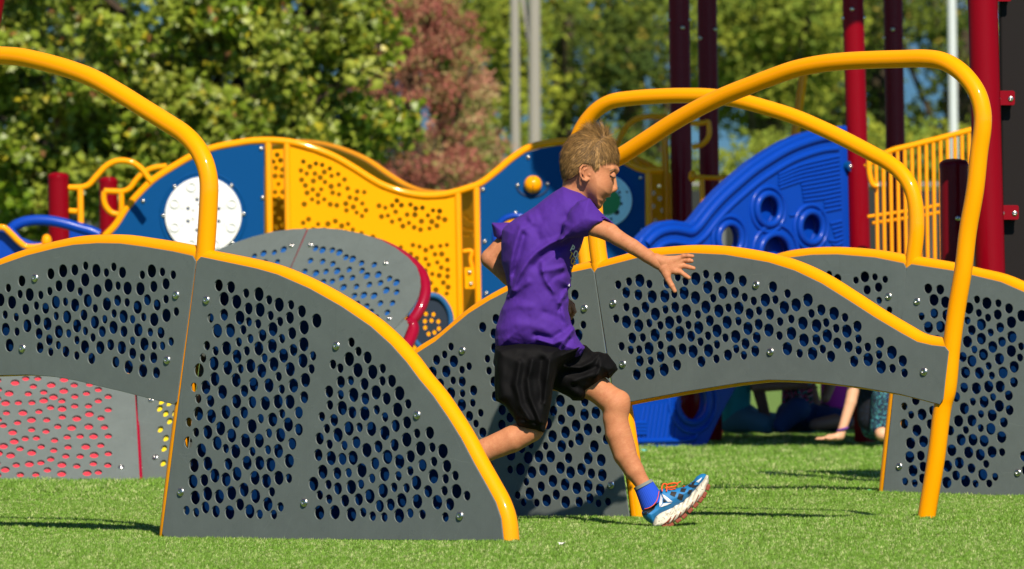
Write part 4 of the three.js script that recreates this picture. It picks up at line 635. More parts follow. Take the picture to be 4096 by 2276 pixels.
// --- socks and running shoes
function shoe(root, map, zc) {
  const sh = new THREE.Group(); sh.name = 'shoe'; root.add(sh);
  const P2 = (flat) => pairs(flat).map(([x, y]) => map(x, y)), sz = (f, x, y) => f.top(x, y);
  const mesh = (name, f, cell, mat, pts) => { let x0 = 9, x1 = -9, y0 = 9, y1 = -9; for (const [x, y] of pts) { x0 = Math.min(x0, x); x1 = Math.max(x1, x); y0 = Math.min(y0, y); y1 = Math.max(y1, y); } return part(name, sdfMesh(f, V(x0 - 0.012, y0 - 0.012, zc - 0.06), V(x1 + 0.012, y1 + 0.012, zc + 0.06), cell), mat, sh); };
  const upPts = P2([408, 960, 430, 910, 470, 868, 560, 848, 640, 800, 700, 700, 735, 560, 760, 512, 850, 500, 920, 500, 1060, 490, 1150, 480, 1240, 455, 1290, 430, 1340, 395, 1400, 350, 1460, 270, 1530, 225, 1590, 212, 1645, 222, 1640, 320, 1560, 420, 1420, 560, 1320, 660, 1190, 780, 1080, 850, 920, 950, 780, 1010, 700, 1080, 640, 1190, 540, 1132, 480, 1080, 428, 1020]);
  const up = inflate(upPts, zc, 0.037, 0.034, 2.2), open = cone(V(...map(540, 540), zc), V(...map(590, 740), zc), 0.031, 0.02);
  const upper = mesh('upper', (x, y, z) => smax(up(x, y, z), -open(x, y, z), 0.003), 0.0027, M.shoeBlue, upPts);
  const soPts = P2([625, 1242, 616, 1180, 640, 1090, 680, 1010, 780, 940, 920, 880, 1080, 790, 1190, 740, 1320, 620, 1420, 500, 1480, 440, 1560, 350, 1620, 262, 1660, 230, 1692, 262, 1692, 380, 1656, 480, 1640, 560, 1590, 640, 1500, 750, 1400, 850, 1280, 950, 1160, 1050, 1030, 1150, 900, 1215, 760, 1242, 680, 1246]);
  const so = inflate(soPts, zc, 0.042, 0.016, 2.6), ribs = [[1010, 850, 880, 1010], [1110, 800, 1000, 990], [1210, 735, 1120, 920], [1330, 620, 1240, 800], [1440, 520, 1350, 700]].map((q) => lineDist(P2(q)));
  mesh('midsole', (x, y, z) => { let d = so(x, y, z); for (const r of ribs) { const t = r(x, y) / 0.0032; if (t < 3) d += 0.0022 * Math.exp(-t * t); } return d; }, 0.0025, M.shoeWhite, soPts);
  // rubber lugs under the sole
  const lugs = pairs([850, 1195, 965, 1188, 1110, 1098, 1222, 1018, 1338, 908, 1440, 808, 1538, 706, 1608, 610, 1672, 470]), lug = new RoundedBoxGeometry(0.0175, 0.0105, 0.03, 2, 0.003);
  lugs.forEach(([x, y], i) => { for (const s of [-1, 1]) { const m = part('lug', lug, M.rust, sh), [px, py] = map(x, y); m.position.set(px, py, zc + s * 0.0235); const [qx, qy] = i < lugs.length - 1 ? map(...lugs[i + 1]) : [px + 0.001, py + 0.003]; m.rotation.z = Math.atan2(qy - py, qx - px); } });
  for (const q of [[880, 1120, 960, 1035, 975, 1050, 900, 1180, 790, 1212, 780, 1195], [960, 1130, 1050, 990, 1066, 1005, 990, 1130], [1070, 1090, 1150, 925, 1168, 940, 1100, 1070], [1190, 1000, 1270, 845, 1284, 860, 1220, 985], [1310, 880, 1380, 728, 1394, 742, 1330, 870], [1410, 780, 1490, 600, 1504, 615, 1430, 765]]) part('sole_stripe', patch(shapeOf(P2(q)), (x, y) => sz(so, x, y), 0.0006, 0.0006), M.rust, sh);
  const put = (name, flat, mat, lift = 0.0008, label) => part(name, patch(shapeOf(P2(flat)), (x, y) => sz(up, x, y), lift, 0.0006), mat, sh, label);
  put('collar_lining', [440, 920, 480, 880, 600, 860, 660, 800, 700, 715, 708, 740, 690, 800, 650, 880, 560, 950, 490, 990, 440, 1000, 420, 960], M.black);
  put('emblem', [773, 598, 806, 668, 800, 775, 752, 842, 744, 770], M.printWhite, 0.0012, 'white triangular emblem on the shoe side'); put('emblem', [796, 590, 850, 622, 998, 736, 905, 742, 826, 662], M.printWhite, 0.0012); put('emblem', [764, 846, 822, 772, 990, 758, 890, 808], M.printWhite, 0.0012); put('emblem', [822, 690, 880, 738, 822, 756], M.black, 0.0012);
  for (const q of [[972, 546, 1078, 556, 1040, 646, 950, 606], [1118, 582, 1212, 606, 1180, 722, 1086, 676], [1160, 488, 1264, 490, 1230, 560, 1142, 546], [1310, 512, 1385, 522, 1320, 606, 1280, 580]]) put('side_window', q, M.black, 0.001);
  put('toe_patch', [1290, 440, 1340, 396, 1440, 345, 1400, 420, 1490, 430, 1430, 470, 1330, 465], M.black, 0.0009);
  for (const q of [[1452, 356, 1500, 318, 1508, 330, 1462, 372], [1480, 372, 1520, 300, 1532, 310, 1500, 376], [1512, 330, 1548, 276, 1554, 290, 1524, 346]]) put('toe_mark', q, M.printWhite, 0.0012);
  const tp = (x, y, o) => V(...map(x, y), zc + o);
  part('piping', tube([tp(740, 540, 0.034), tp(722, 640, 0.036), tp(690, 730, 0.0375), tp(620, 815, 0.037), tp(540, 862, 0.034), tp(470, 880, 0.028)], 0.0013, 30, 6), M.lace, sh);
  part('lace', mergeGeometries([tube([tp(800, 545, 0.03), tp(795, 470, 0.026), tp(830, 405, 0.018), tp(885, 410, 0.016), tp(890, 470, 0.02), tp(880, 550, 0.03)], 0.0021, 30, 7), tube([tp(880, 430, 0.018), tp(960, 400, 0.022), tp(1060, 390, 0.024), tp(1085, 420, 0.022), tp(1040, 455, 0.02), tp(940, 470, 0.02), tp(860, 480, 0.022)], 0.0024, 30, 7), tube([tp(1075, 405, 0.022), tp(1110, 382, 0.02), tp(1156, 356, 0.018)], 0.0016, 10, 6), tube([tp(920, 505, 0.026), tp(980, 512, 0.02), tp(1060, 492, 0.024)], 0.0018, 14, 6), tube([tp(1200, 455, 0.02), tp(1225, 450, 0.01), tp(1230, 452, -0.01)], 0.0018, 10, 6)]), M.lace, sh);
  return sh;
}
function sock(a, b, ra, rb, bandTo) {
  const pts = [], n = 120, m = 26, dir = b.clone().sub(a), ax = dir.clone().normalize(), s = V(0, 0, 1), t = s.clone().cross(ax).normalize(), g = new THREE.BufferGeometry(), idx = [];
  for (let j = 0; j <= m; j++) for (let i = 0; i < n; i++) { const q = j / m, r = lerp(ra, rb, Math.pow(q, 1.4)) * (1 + 0.022 * Math.sin(i / n * Math.PI * 2 * 36)), c = i / n * Math.PI * 2, p = a.clone().addScaledVector(dir, q).addScaledVector(t, Math.cos(c) * r).addScaledVector(s, Math.sin(c) * r * 0.92); pts.push(p.x, p.y, p.z); }
  for (let j = 0; j < m; j++) for (let i = 0; i < n; i++) { const A = j * n + i, B = j * n + (i + 1) % n; idx.push(A, B, A + n, B, B + n, A + n); }
  g.setAttribute('position', new THREE.Float32BufferAttribute(pts, 3)); g.setIndex(idx); g.computeVertexNormals();
  const o = part('sock', g, M.sock, boy);
  part('cuff', rod(a.clone().addScaledVector(ax, -0.0015), a.clone().addScaledVector(ax, bandTo), ra * 1.035, 40, ra * 1.05), M.sockBand, o);
}
sock(JZ(zShoe, 435, 405, -0.044), JZ(zShoe, 640, 800, -0.042), 0.0278, 0.0365, 0.0075);
shoe(boy, (x, y) => XY(...zShoe(x, y), -0.042), -0.042);
sock(J(1812, 1864, 0.07), J(1752, 1902, 0.07), 0.027, 0.034, 0.0075);
{ // the trailing shoe, toe pointing at the ground
  const ank = J(1748, 1908, 0.07), a0 = JZ(zShoe, 600, 720, 0), c = Math.cos(-1.75), s = Math.sin(-1.75);
  shoe(boy, (x, y) => { const [px, py] = XY(...zShoe(x, y)), dx = px - a0.x, dy = py - a0.y; return [ank.x + dx * c - dy * s, ank.y + dx * s + dy * c]; }, 0.07);
}
// ---------------------------------------------------------------- the large play structure behind
const panelBlue = new THREE.MeshPhysicalMaterial({ color: rgb(0.0008, 0.058, 0.2), roughness: 0.6, specularIntensity: 0.15, bumpMap: repeated(grainMap, 6), bumpScale: 0.0001 });
const moldBlue = new THREE.MeshPhysicalMaterial({ color: rgb(0.001, 0.045, 0.36), roughness: 0.5, specularIntensity: 0.2, clearcoat: 0.3, clearcoatRoughness: 0.22 });
const discWhite = new THREE.MeshStandardMaterial({ color: rgb(0.72, 0.73, 0.72), roughness: 0.6 });
const dialBlue = new THREE.MeshStandardMaterial({ color: rgb(0.5, 0.82, 0.88), roughness: 0.5 });
const darkDot = new THREE.MeshStandardMaterial({ color: rgb(0.02, 0.022, 0.025), roughness: 0.8 });
const discGreen = new THREE.MeshStandardMaterial({ color: rgb(0.01, 0.24, 0.05), roughness: 0.5 });
const rivetGeo = new THREE.SphereGeometry(0.0105, 12, 8, 0, Math.PI * 2, 0, Math.PI / 2); rivetGeo.rotateX(Math.PI / 2);
const z1 = zone(0, 540, 2576 / 1060), z2 = zone(1000, 520, 1789 / 1000), z3 = zone(1880, 520, 2171 / 880), z4 = zone(2500, 300, 1896 / 1060), z5 = zone(2480, 1480, 2576 / 1120), z6 = zone(0, 1480, 2146 / 720), z7 = zone(820, 880, 2555 / 1000);
const Q = (z, ...flat) => pairs(flat).map(([x, y]) => z(x, y));
const mapTo = (fr, pts, w = 0) => pts.map(([x, y]) => fr.uv(x, y, w));
const v3 = (pts, w = 0) => pts.map(([u, v]) => V(u, v, w));
function rivets(parent, fr, pts, w) { for (const [u, v] of mapTo(fr, pts, w)) { const m = part('rivet', rivetGeo, M.steel, parent); m.position.set(u, v, w); } }
// holes of a perforated plate, spread evenly inside a region given as an outline
function scatter(fr, region, pitch, r, w = 0) {
  const pts = mapTo(fr, region, w), pd = outlineField(pts, 0.006, 0.02), out = [];
  let x0 = 1e9, x1 = -1e9, y0 = 1e9, y1 = -1e9;
  for (const [x, y] of pts) { x0 = Math.min(x0, x); x1 = Math.max(x1, x); y0 = Math.min(y0, y); y1 = Math.max(y1, y); }
  for (let t = 0; t < 5000; t++) { const x = rr(x0, x1), y = rr(y0, y1); if (pd(x, y) > 0 && !out.some((h) => Math.hypot(h[0] - x, h[1] - y) < pitch)) out.push([x, y, r * rr(0.85, 1.12)]); }
  return out;
}
const frW = frame(1500, 1760, 31.2, 0);
const waveLine = [[420, 945], [461, 902], [510, 828], [576, 754], [617, 717], [700, 663], [782, 618], [864, 589], [947, 573], [1000, 565], [1084, 562], [1168, 570], [1252, 593], [1335, 626], [1419, 674], [1475, 710], [1531, 741], [1615, 769], [1699, 782], [1783, 777], [1866, 755], [1920, 735], [1981, 690], [2042, 638], [2103, 597], [2164, 577], [2265, 565], [2340, 572], [2420, 600], [2480, 635], [2545, 670], [2577, 680], [2650, 680]];
const waveY = (x) => { for (let i = 1; i < waveLine.length; i++) if (x <= waveLine[i][0]) { const [a, b] = waveLine[i - 1], [c, d] = waveLine[i]; return b + (d - b) * (x - a) / (c - a); } return 680; };
const under = (x0, x1, drop, bottom) => { const p = []; for (let x = x0; x <= x1; x += 18) p.push([x, waveY(x) + drop]); p.push([x1, waveY(x1) + drop], [x1, bottom], [x0, bottom]); return p; };
{
  const wall = thing('play_barrier', 'wavy yellow railed barrier with blue activity panels and perforated yellow plate', 'barrier', frW.O, frW.turn);
  const R = 0.0172;
  part('rail', tube(v3(mapTo(frW, waveLine)), R, 240, 14), M.yellow, wall);
  for (const x of [1073, 1147, 1831, 1905, 2592]) { const a = frW.uv(x, waveY(x)), b = frW.uv(x + 14, 1500); part('upright', tube([V(a[0], a[1], 0), V(b[0], b[1], 0)], R * 0.95, 2, 12), M.yellow, wall); }
  // left activity panel
  const left = part('activity_panel', slab(mapTo(frW, [...under(452, 1055, 16, 1300), [452, 980]].filter(([x, y]) => y > 0)), -0.01, 0.008, [], 0.002), panelBlue, wall, 'blue panel with a white disc');
  rivets(left, frW, [[1045, 594], [1050, 790], ...Q(z1, 2538, 130, 2552, 610, 1392, 642, 1698, 500, 2252, 490, 1585, 785, 2370, 768, 2262, 1048)], 0.008);
  const [cu, cv] = frW.uv(813.6, 861, 0.008), rr0 = 151 / FOCAL * 31.2;
  const groove = part('groove_ring', new THREE.TorusGeometry(rr0 * 1.13, 0.006, 8, 64), panelBlue, left); groove.position.set(cu, cv, 0.007);
  const disc = part('disc', (() => { const s = new THREE.Shape(); s.absarc(0, 0, rr0, 0, Math.PI * 2); const holes = []; for (let k = 0; k < 8; k++) { const a = k * Math.PI / 4 + 0.39; for (const q of [0.3, 0.44]) { const p = new THREE.Path(); p.absarc(Math.cos(a) * rr0 * q, Math.sin(a) * rr0 * q, q > 0.4 ? 0.0105 : 0.007, 0, Math.PI * 2, true); s.holes.push(p); } } const g = new THREE.ExtrudeGeometry(s, { depth: 0.012, bevelEnabled: true, bevelSize: 0.003, bevelThickness: 0.003, bevelSegments: 2, curveSegments: 24 }); return g; })(), discWhite, left, 'white plastic disc with holes and bosses');
  disc.position.set(cu, cv, 0.01);
  for (let k = 0; k < 8; k++) { const a = k * Math.PI / 4 + 0.39; for (const [q, r] of [[0.82, 0.019], [0.6, 0.008]]) { const b = part('boss', new THREE.TorusGeometry(r, r * 0.32, 8, 20), discWhite, disc); b.position.set(Math.cos(a) * rr0 * q, Math.sin(a) * rr0 * q, 0.0155); } }
  // perforated yellow plate with four groups of holes
  const zw = (flat) => Q(z2, ...flat), hr = 0.0114, hp = 0.0295;
  const holes = [...scatter(frW, zw([360, 220, 540, 250, 640, 320, 760, 420, 830, 450, 835, 630, 740, 600, 600, 560, 500, 520, 380, 545]), hp, hr), ...scatter(frW, zw([915, 540, 1040, 500, 1200, 550, 1360, 580, 1400, 640, 1320, 700, 1220, 720, 1100, 690, 1000, 690, 920, 620]), hp, hr), ...scatter(frW, zw([350, 650, 430, 630, 640, 650, 780, 700, 900, 770, 860, 900, 700, 1000, 400, 1000, 350, 800]), hp, hr), ...scatter(frW, zw([1060, 820, 1410, 820, 1420, 1190, 1200, 1200, 1060, 1100]), hp, hr)];
  part('perforated_plate', slab(mapTo(frW, under(1150, 1828, 20, 1480)), -0.004, 0.004, holes, 0.0008, 12, 1), M.yellowPlate, wall, 'yellow plate with groups of round holes');
  // right activity panel
  const right = part('activity_panel', slab(mapTo(frW, under(1922, 2578, 17, 1480)), -0.01, 0.008, [], 0.002), panelBlue, wall, 'blue panel with a yellow ball and a pale dial');
  rivets(right, frW, [[1933, 758], [1940, 966], [1946, 1173], ...Q(z3, 575, 270, 470, 545, 765, 530, 448, 820, 1682, 470, 1700, 985)], 0.008);
  const b0 = frW.uv(2132, 738, 0.008), ballGeo = new THREE.SphereGeometry(36 / FOCAL * 31.2, 28, 20), bl = part('ball', ballGeo, M.yellow, right, 'yellow plastic ball'); bl.position.set(b0[0], b0[1], 0.02);
  const seam = part('seam', new THREE.TorusGeometry(36 / FOCAL * 31.2 * 1.002, 0.0012, 6, 40), darkDot, bl); seam.rotation.y = Math.PI / 2;
  part('smile_slot', tube(v3(mapTo(frW, Q(z3, 462, 560, 480, 600, 530, 640, 610, 662, 690, 645, 750, 605, 775, 560)), 0.008), 0.0055, 40, 8), new THREE.MeshStandardMaterial({ color: rgb(0.001, 0.02, 0.08), roughness: 0.7 }), right);
  const c2 = frW.uv(2062, 945, 0.008), ring = part('porthole_ring', new THREE.TorusGeometry(0.095, 0.014, 10, 40), moldBlue, right); ring.position.set(c2[0], c2[1], 0.01);
  const pane = part('porthole', new THREE.CylinderGeometry(0.082, 0.082, 0.004, 32), M.yellowPlate, right); pane.rotation.x = Math.PI / 2; pane.position.set(c2[0], c2[1], 0.0095);
  const d0 = frW.uv(2424, 803, 0.008), dr = 103 / FOCAL * 31.2, dial = part('dial', new THREE.CylinderGeometry(dr, dr * 1.02, 0.014, 48), dialBlue, right, 'pale blue round dial'); dial.rotation.x = Math.PI / 2; dial.position.set(d0[0], d0[1], 0.016);
  const gw = part('dial_window', new THREE.CylinderGeometry(dr * 0.52, dr * 0.52, 0.004, 36), discGreen, dial, 'green window of the dial'); gw.position.set(0.004, 0.0085, 0.004);
  const rimRing = part('dial_ridge', new THREE.TorusGeometry(dr * 0.84, 0.0022, 6, 48), dialBlue, dial); rimRing.rotation.x = Math.PI / 2; rimRing.position.y = 0.0075;
  for (const [x, y, r] of [[1475, 615, 0.006], [1475, 665, 0.007], [1492, 728, 0.0065], [1447, 812, 0.0125], [1392, 878, 0.006], [1548, 612, 0.005], [1452, 575, 0.005]]) { const [u, v] = frW.uv(...z3(x, y), 0.008), m = part('dial_hole', new THREE.CylinderGeometry(r, r, 0.003, 14), darkDot, dial); m.position.set(u - d0[0], 0.0082, -(v - d0[1])); }
  part('inner_plate', slab(mapTo(frW, [[1080, 600], [1142, 596], [1146, 1200], [1084, 1200]], -0.3), -0.304, -0.298, scatter(frW, [[1092, 620], [1134, 618], [1136, 1000], [1094, 1000]], 0.03, 0.011, -0.3), 0.0008, 12, 1), M.yellowPlate, wall);
  // small bracket between two uprights
  const br = mapTo(frW, Q(z2, 1535, 985, 1610, 985, 1614, 1135, 1540, 1135)); part('bracket', slab(br, -0.02, 0.0, [], 0.001), M.yellowPlate, wall);
  const b1 = mapTo(frW, Q(z2, 1525, 870, 1585, 868, 1578, 930, 1590, 985)); part('latch', tube(v3(b1, -0.01), 0.011, 24, 8), M.yellow, wall);
  rivets(wall, frW, Q(z2, 1572, 1018, 1582, 1100), 0.002);
}
{ // the rear barrier of the deck: same wave, seen from inside
  const fr = frame(1910, 1700, 31.8, 70), wall = thing('play_barrier', 'rear yellow perforated barrier just behind the wavy front barrier', 'barrier', fr.O, fr.turn);
  const line = [[1060, 590], [1180, 572], [1300, 582], [1400, 612], [1480, 650], [1560, 705], [1620, 742], [1690, 768], [1780, 775], [1860, 765], [1910, 745]];
  part('rail', tube(v3(mapTo(fr, line)), 0.0172, 120, 12), M.yellow, wall);
  part('perforated_plate', slab(mapTo(fr, [...line.map(([x, y]) => [x, y + 10]), [1910, 1400], [1060, 1400]]), -0.004, 0.004, [...scatter(fr, [[1080, 640], [1140, 640], [1140, 980], [1080, 980]], 0.03, 0.0105), ...scatter(fr, [[1835, 860], [1900, 860], [1900, 940], [1835, 940]], 0.034, 0.0105)], 0.0008, 12, 1), M.yellowPlate, wall);
}
{ // narrow shaded column at the right end of the barrier, with its handrail
  const fr = frame(2640, 1740, 31.5, 0), t = thing('play_barrier', 'narrow perforated yellow side barrier beside the maroon posts', 'barrier', fr.O, 0);
  part('perforated_plate', slab(mapTo(fr, Q(z4, 170, 700, 285, 700, 290, 1200, 180, 1200)), -0.004, 0.004, scatter(fr, Q(z4, 200, 750, 275, 750, 275, 1060, 200, 1060), 0.04, 0.0105), 0.0008, 12, 1), M.yellowPlate, t);
  for (const [a, b] of [[Q(z4, 160, 690)[0], Q(z4, 178, 1200)[0]], [Q(z4, 285, 440)[0], Q(z4, 300, 1200)[0]], [Q(z4, 325, 700)[0], Q(z4, 335, 1200)[0]]]) part('upright', tube(v3(mapTo(fr, [a, b])), 0.0165, 2, 10), M.yellow, t);
  part('rail', tube(v3(mapTo(fr, Q(z4, -60, 500, -20, 420, 20, 360, 80, 315, 150, 300, 300, 300))), 0.0135, 60, 10), M.yellow, t);
  part('rail', tube(v3(mapTo(fr, Q(z4, 40, 590, 110, 660, 150, 682, 290, 678))), 0.0145, 40, 10), M.yellow, t);
  part('rail', tube(v3(mapTo(fr, Q(z4, 70, 585, 150, 620, 240, 672)), -0.25), 0.0145, 30, 10), M.yellow, t);
  const fr2 = frame(2800, 1740, 31.0, 0), h = thing('grab_bar', 'D-shaped yellow grab bar between the two maroon posts', 'grab bar', fr2.O, 0);
  part('loop', tube(v3(mapTo(fr2, Q(z4, 470, 345, 560, 342, 594, 335, 600, 360, 602, 420, 585, 465, 545, 500, 480, 515))), 0.0125, 60, 10), M.yellow, h);
  const k = thing('grab_bar', 'yellow crossbar with ball end beside the blue climber', 'grab bar', fr2.O, 0), kb = fr2.uv(...z4(482, 725));
  part('bar', tube(v3(mapTo(fr2, Q(z4, 490, 727, 620, 735, 770, 732))), 0.0115, 8, 10), M.yellow, k);
  const kn = part('ball_end', new THREE.SphereGeometry(0.023, 16, 12), M.yellow, k); kn.scale.set(0.8, 1.2, 0.9); kn.position.set(kb[0], kb[1], 0);
  part('stem', tube(v3(mapTo(fr2, Q(z4, 550, 745, 556, 930))), 0.0125, 2, 10), M.yellow, k);
}
// --- posts
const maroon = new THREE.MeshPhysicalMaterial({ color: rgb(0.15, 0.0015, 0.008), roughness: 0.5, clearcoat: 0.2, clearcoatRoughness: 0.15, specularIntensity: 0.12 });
function post(label, mat, top, foot, depth, r, bolts = [], cap = false, topY) {
  const b = at(foot[0], foot[1], depth), t = at(top[0], top[1], depth);
  if (topY) { const k = (topY - b.y) / (t.y - b.y); const up = t.clone().sub(b); t.copy(b).addScaledVector(up, k); }
  b.y -= 0.05;
  const g = thing('support_post', label, 'post', b, 0, 'posts of the play structure'), d = t.clone().sub(b);
  const shaft = part('shaft', rod(V(0, 0, 0), d, r, 28), mat, g);
  if (cap) { const p = [[r * 1.02, -0.012], [r * 1.03, 0.002], [r * 0.98, 0.009], [r * 0.8, 0.016], [r * 0.45, 0.021], [0.0001, 0.0225]].map(([x, y]) => new THREE.Vector2(x, y)), c = part('cap', new THREE.LatheGeometry(p, 28), mat, g); c.position.copy(d); }
  for (const [x, y] of bolts) { const p = at(x, y, depth - r).sub(b), m = part('rivet', rivetGeo, M.steel, shaft); const cx = d.x * p.y / d.y, off = clamp(p.x - cx, -r * 0.96, r * 0.96); m.position.set(cx + off, p.y, Math.sqrt(Math.max(0, r * r - off * off))); m.rotation.y = Math.asin(off / r); }
  return g;
}
post('short red capped post at left beside the yellow loop rail', M.red, [233, 708], [246, 1760], 31.0, 0.0478, [], true);
post('second short red capped post, partly behind the blue disc panel', M.red, [433, 724], [445, 1740], 33.5, 0.046, [], true);
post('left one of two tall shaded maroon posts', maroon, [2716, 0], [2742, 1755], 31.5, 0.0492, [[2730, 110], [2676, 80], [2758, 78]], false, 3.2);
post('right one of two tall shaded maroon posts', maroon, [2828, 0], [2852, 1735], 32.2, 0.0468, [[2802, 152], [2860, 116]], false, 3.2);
post('sunlit tall red post at right end of blue climber', M.red, [3412, 0], [3462, 1762], 30.4, 0.0478, [[3408, 36], [3366, 72], [3458, 70]], false, 3.2);
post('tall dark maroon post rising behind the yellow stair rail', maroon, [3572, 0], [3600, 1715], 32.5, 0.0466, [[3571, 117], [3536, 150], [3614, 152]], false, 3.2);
post('thick red post with bolted clamps at far right', M.red, [3931, 0], [3985, 1900], 22.3, 0.0495, [], false, 2.4);
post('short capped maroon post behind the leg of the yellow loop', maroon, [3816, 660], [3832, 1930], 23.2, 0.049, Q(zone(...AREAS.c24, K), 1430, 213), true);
post('red slanted post cut off at the upper left corner', M.red, [-22, -40], [-400, 1900], 25, 0.045);
{ // dark moulded tower wall and its clamps at the right edge
  const fr = frame(3998, 1925, 22.6, 0), t = thing('tower_panel', 'black moulded panel clamped to the thick red post at right edge', 'panel', fr.O, 0);
  const mat = new THREE.MeshPhysicalMaterial({ color: rgb(0.009, 0.007, 0.007), roughness: 0.6, specularIntensity: 0.3, bumpMap: repeated(grainMap, 5), bumpScale: 0.0002 });
  const o = mapTo(fr, [[3996, -900], [4420, -900], [4420, 1900], [4032, 1900], [4018, 1100]]);
  part('sheet', slab(o, -0.03, 0.02, [], 0.008), mat, t);
  for (const y of [-20, 395, 853]) {
    const sh = (y - 395) * 0.034, c = part('clamp', slab(mapTo(fr, [[3953 + sh, y - 27], [3958 + sh, y - 31], [4053 + sh, y - 31], [4058 + sh, y - 26], [4058 + sh, y + 20], [4053 + sh, y + 25], [3958 + sh, y + 25], [3953 + sh, y + 20]], 0.07), 0.066, 0.074, [], 0.001), M.red, t, 'red clamp with two bolts');
    part('strap', slab(mapTo(fr, [[4000 + sh, y - 26], [4050 + sh, y - 26], [4050 + sh, y + 20], [4000 + sh, y + 20]], 0.07), 0.015, 0.066, [], 0.001), M.red, c);
    for (const x of [3992, 4043]) { const [u, v] = fr.uv(x + sh, y, 0.074), b = part('bolt', boltGeo, M.steel, c); b.position.set(u, v, 0.0745); b.scale.setScalar(0.95); }
  }
}
{ // stair railing with close balusters
  const fr = frame(3690, 1760, 29.6, 0), t = thing('stair_railing', 'yellow sloping stair railing with thin vertical bars', 'railing', fr.O, 0);
  const topAt = (x) => x < 3560 ? lerp(655, 605, clamp((x - 3468) / 92, 0, 1)) : lerp(605, 522, (x - 3560) / 317);
  part('handrail', tube(v3(mapTo(fr, [[3462, 668], [3500, 640], [3560, 605], [3660, 579], [3760, 553], [3900, 516]])), 0.0135, 40, 10), M.yellow, t);
  for (let x = 3504; x < 3900; x += 28.6) { const a = fr.uv(x, topAt(x)), b = fr.uv(x + 8, 1120); part('baluster', rod(V(a[0], a[1], 0), V(b[0], b[1], 0), 0.0085, 8), M.yellow, t); }
  for (const y of [870, 840]) part('crossbar', tube(v3(mapTo(fr, [[3500, y + 20], [3700, y - 10], [3880, y - 45]]), -0.6 + (y - 840) * 0.01), 0.008, 10, 8), M.yellow, t);
  part('end_loop', tube(v3(mapTo(fr, [[3474, 640], [3478, 700], [3492, 740], [3512, 745]]), 0.02), 0.0125, 24, 8), M.yellow, t);
  const a = at(3212, 300, 32), b = at(3172, 600, 32); b.addScaledVector(b.clone().sub(a), 3.2); const top = a.clone().add(V(0.01, 0.06, 0));
  const pole = thing('climbing_pole', 'slanted yellow pole behind the crossing yellow loops', 'pole', b, 0);
  part('shaft', rod(V(0, 0, 0), top.sub(b), 0.021, 14), M.yellow, pole);
}
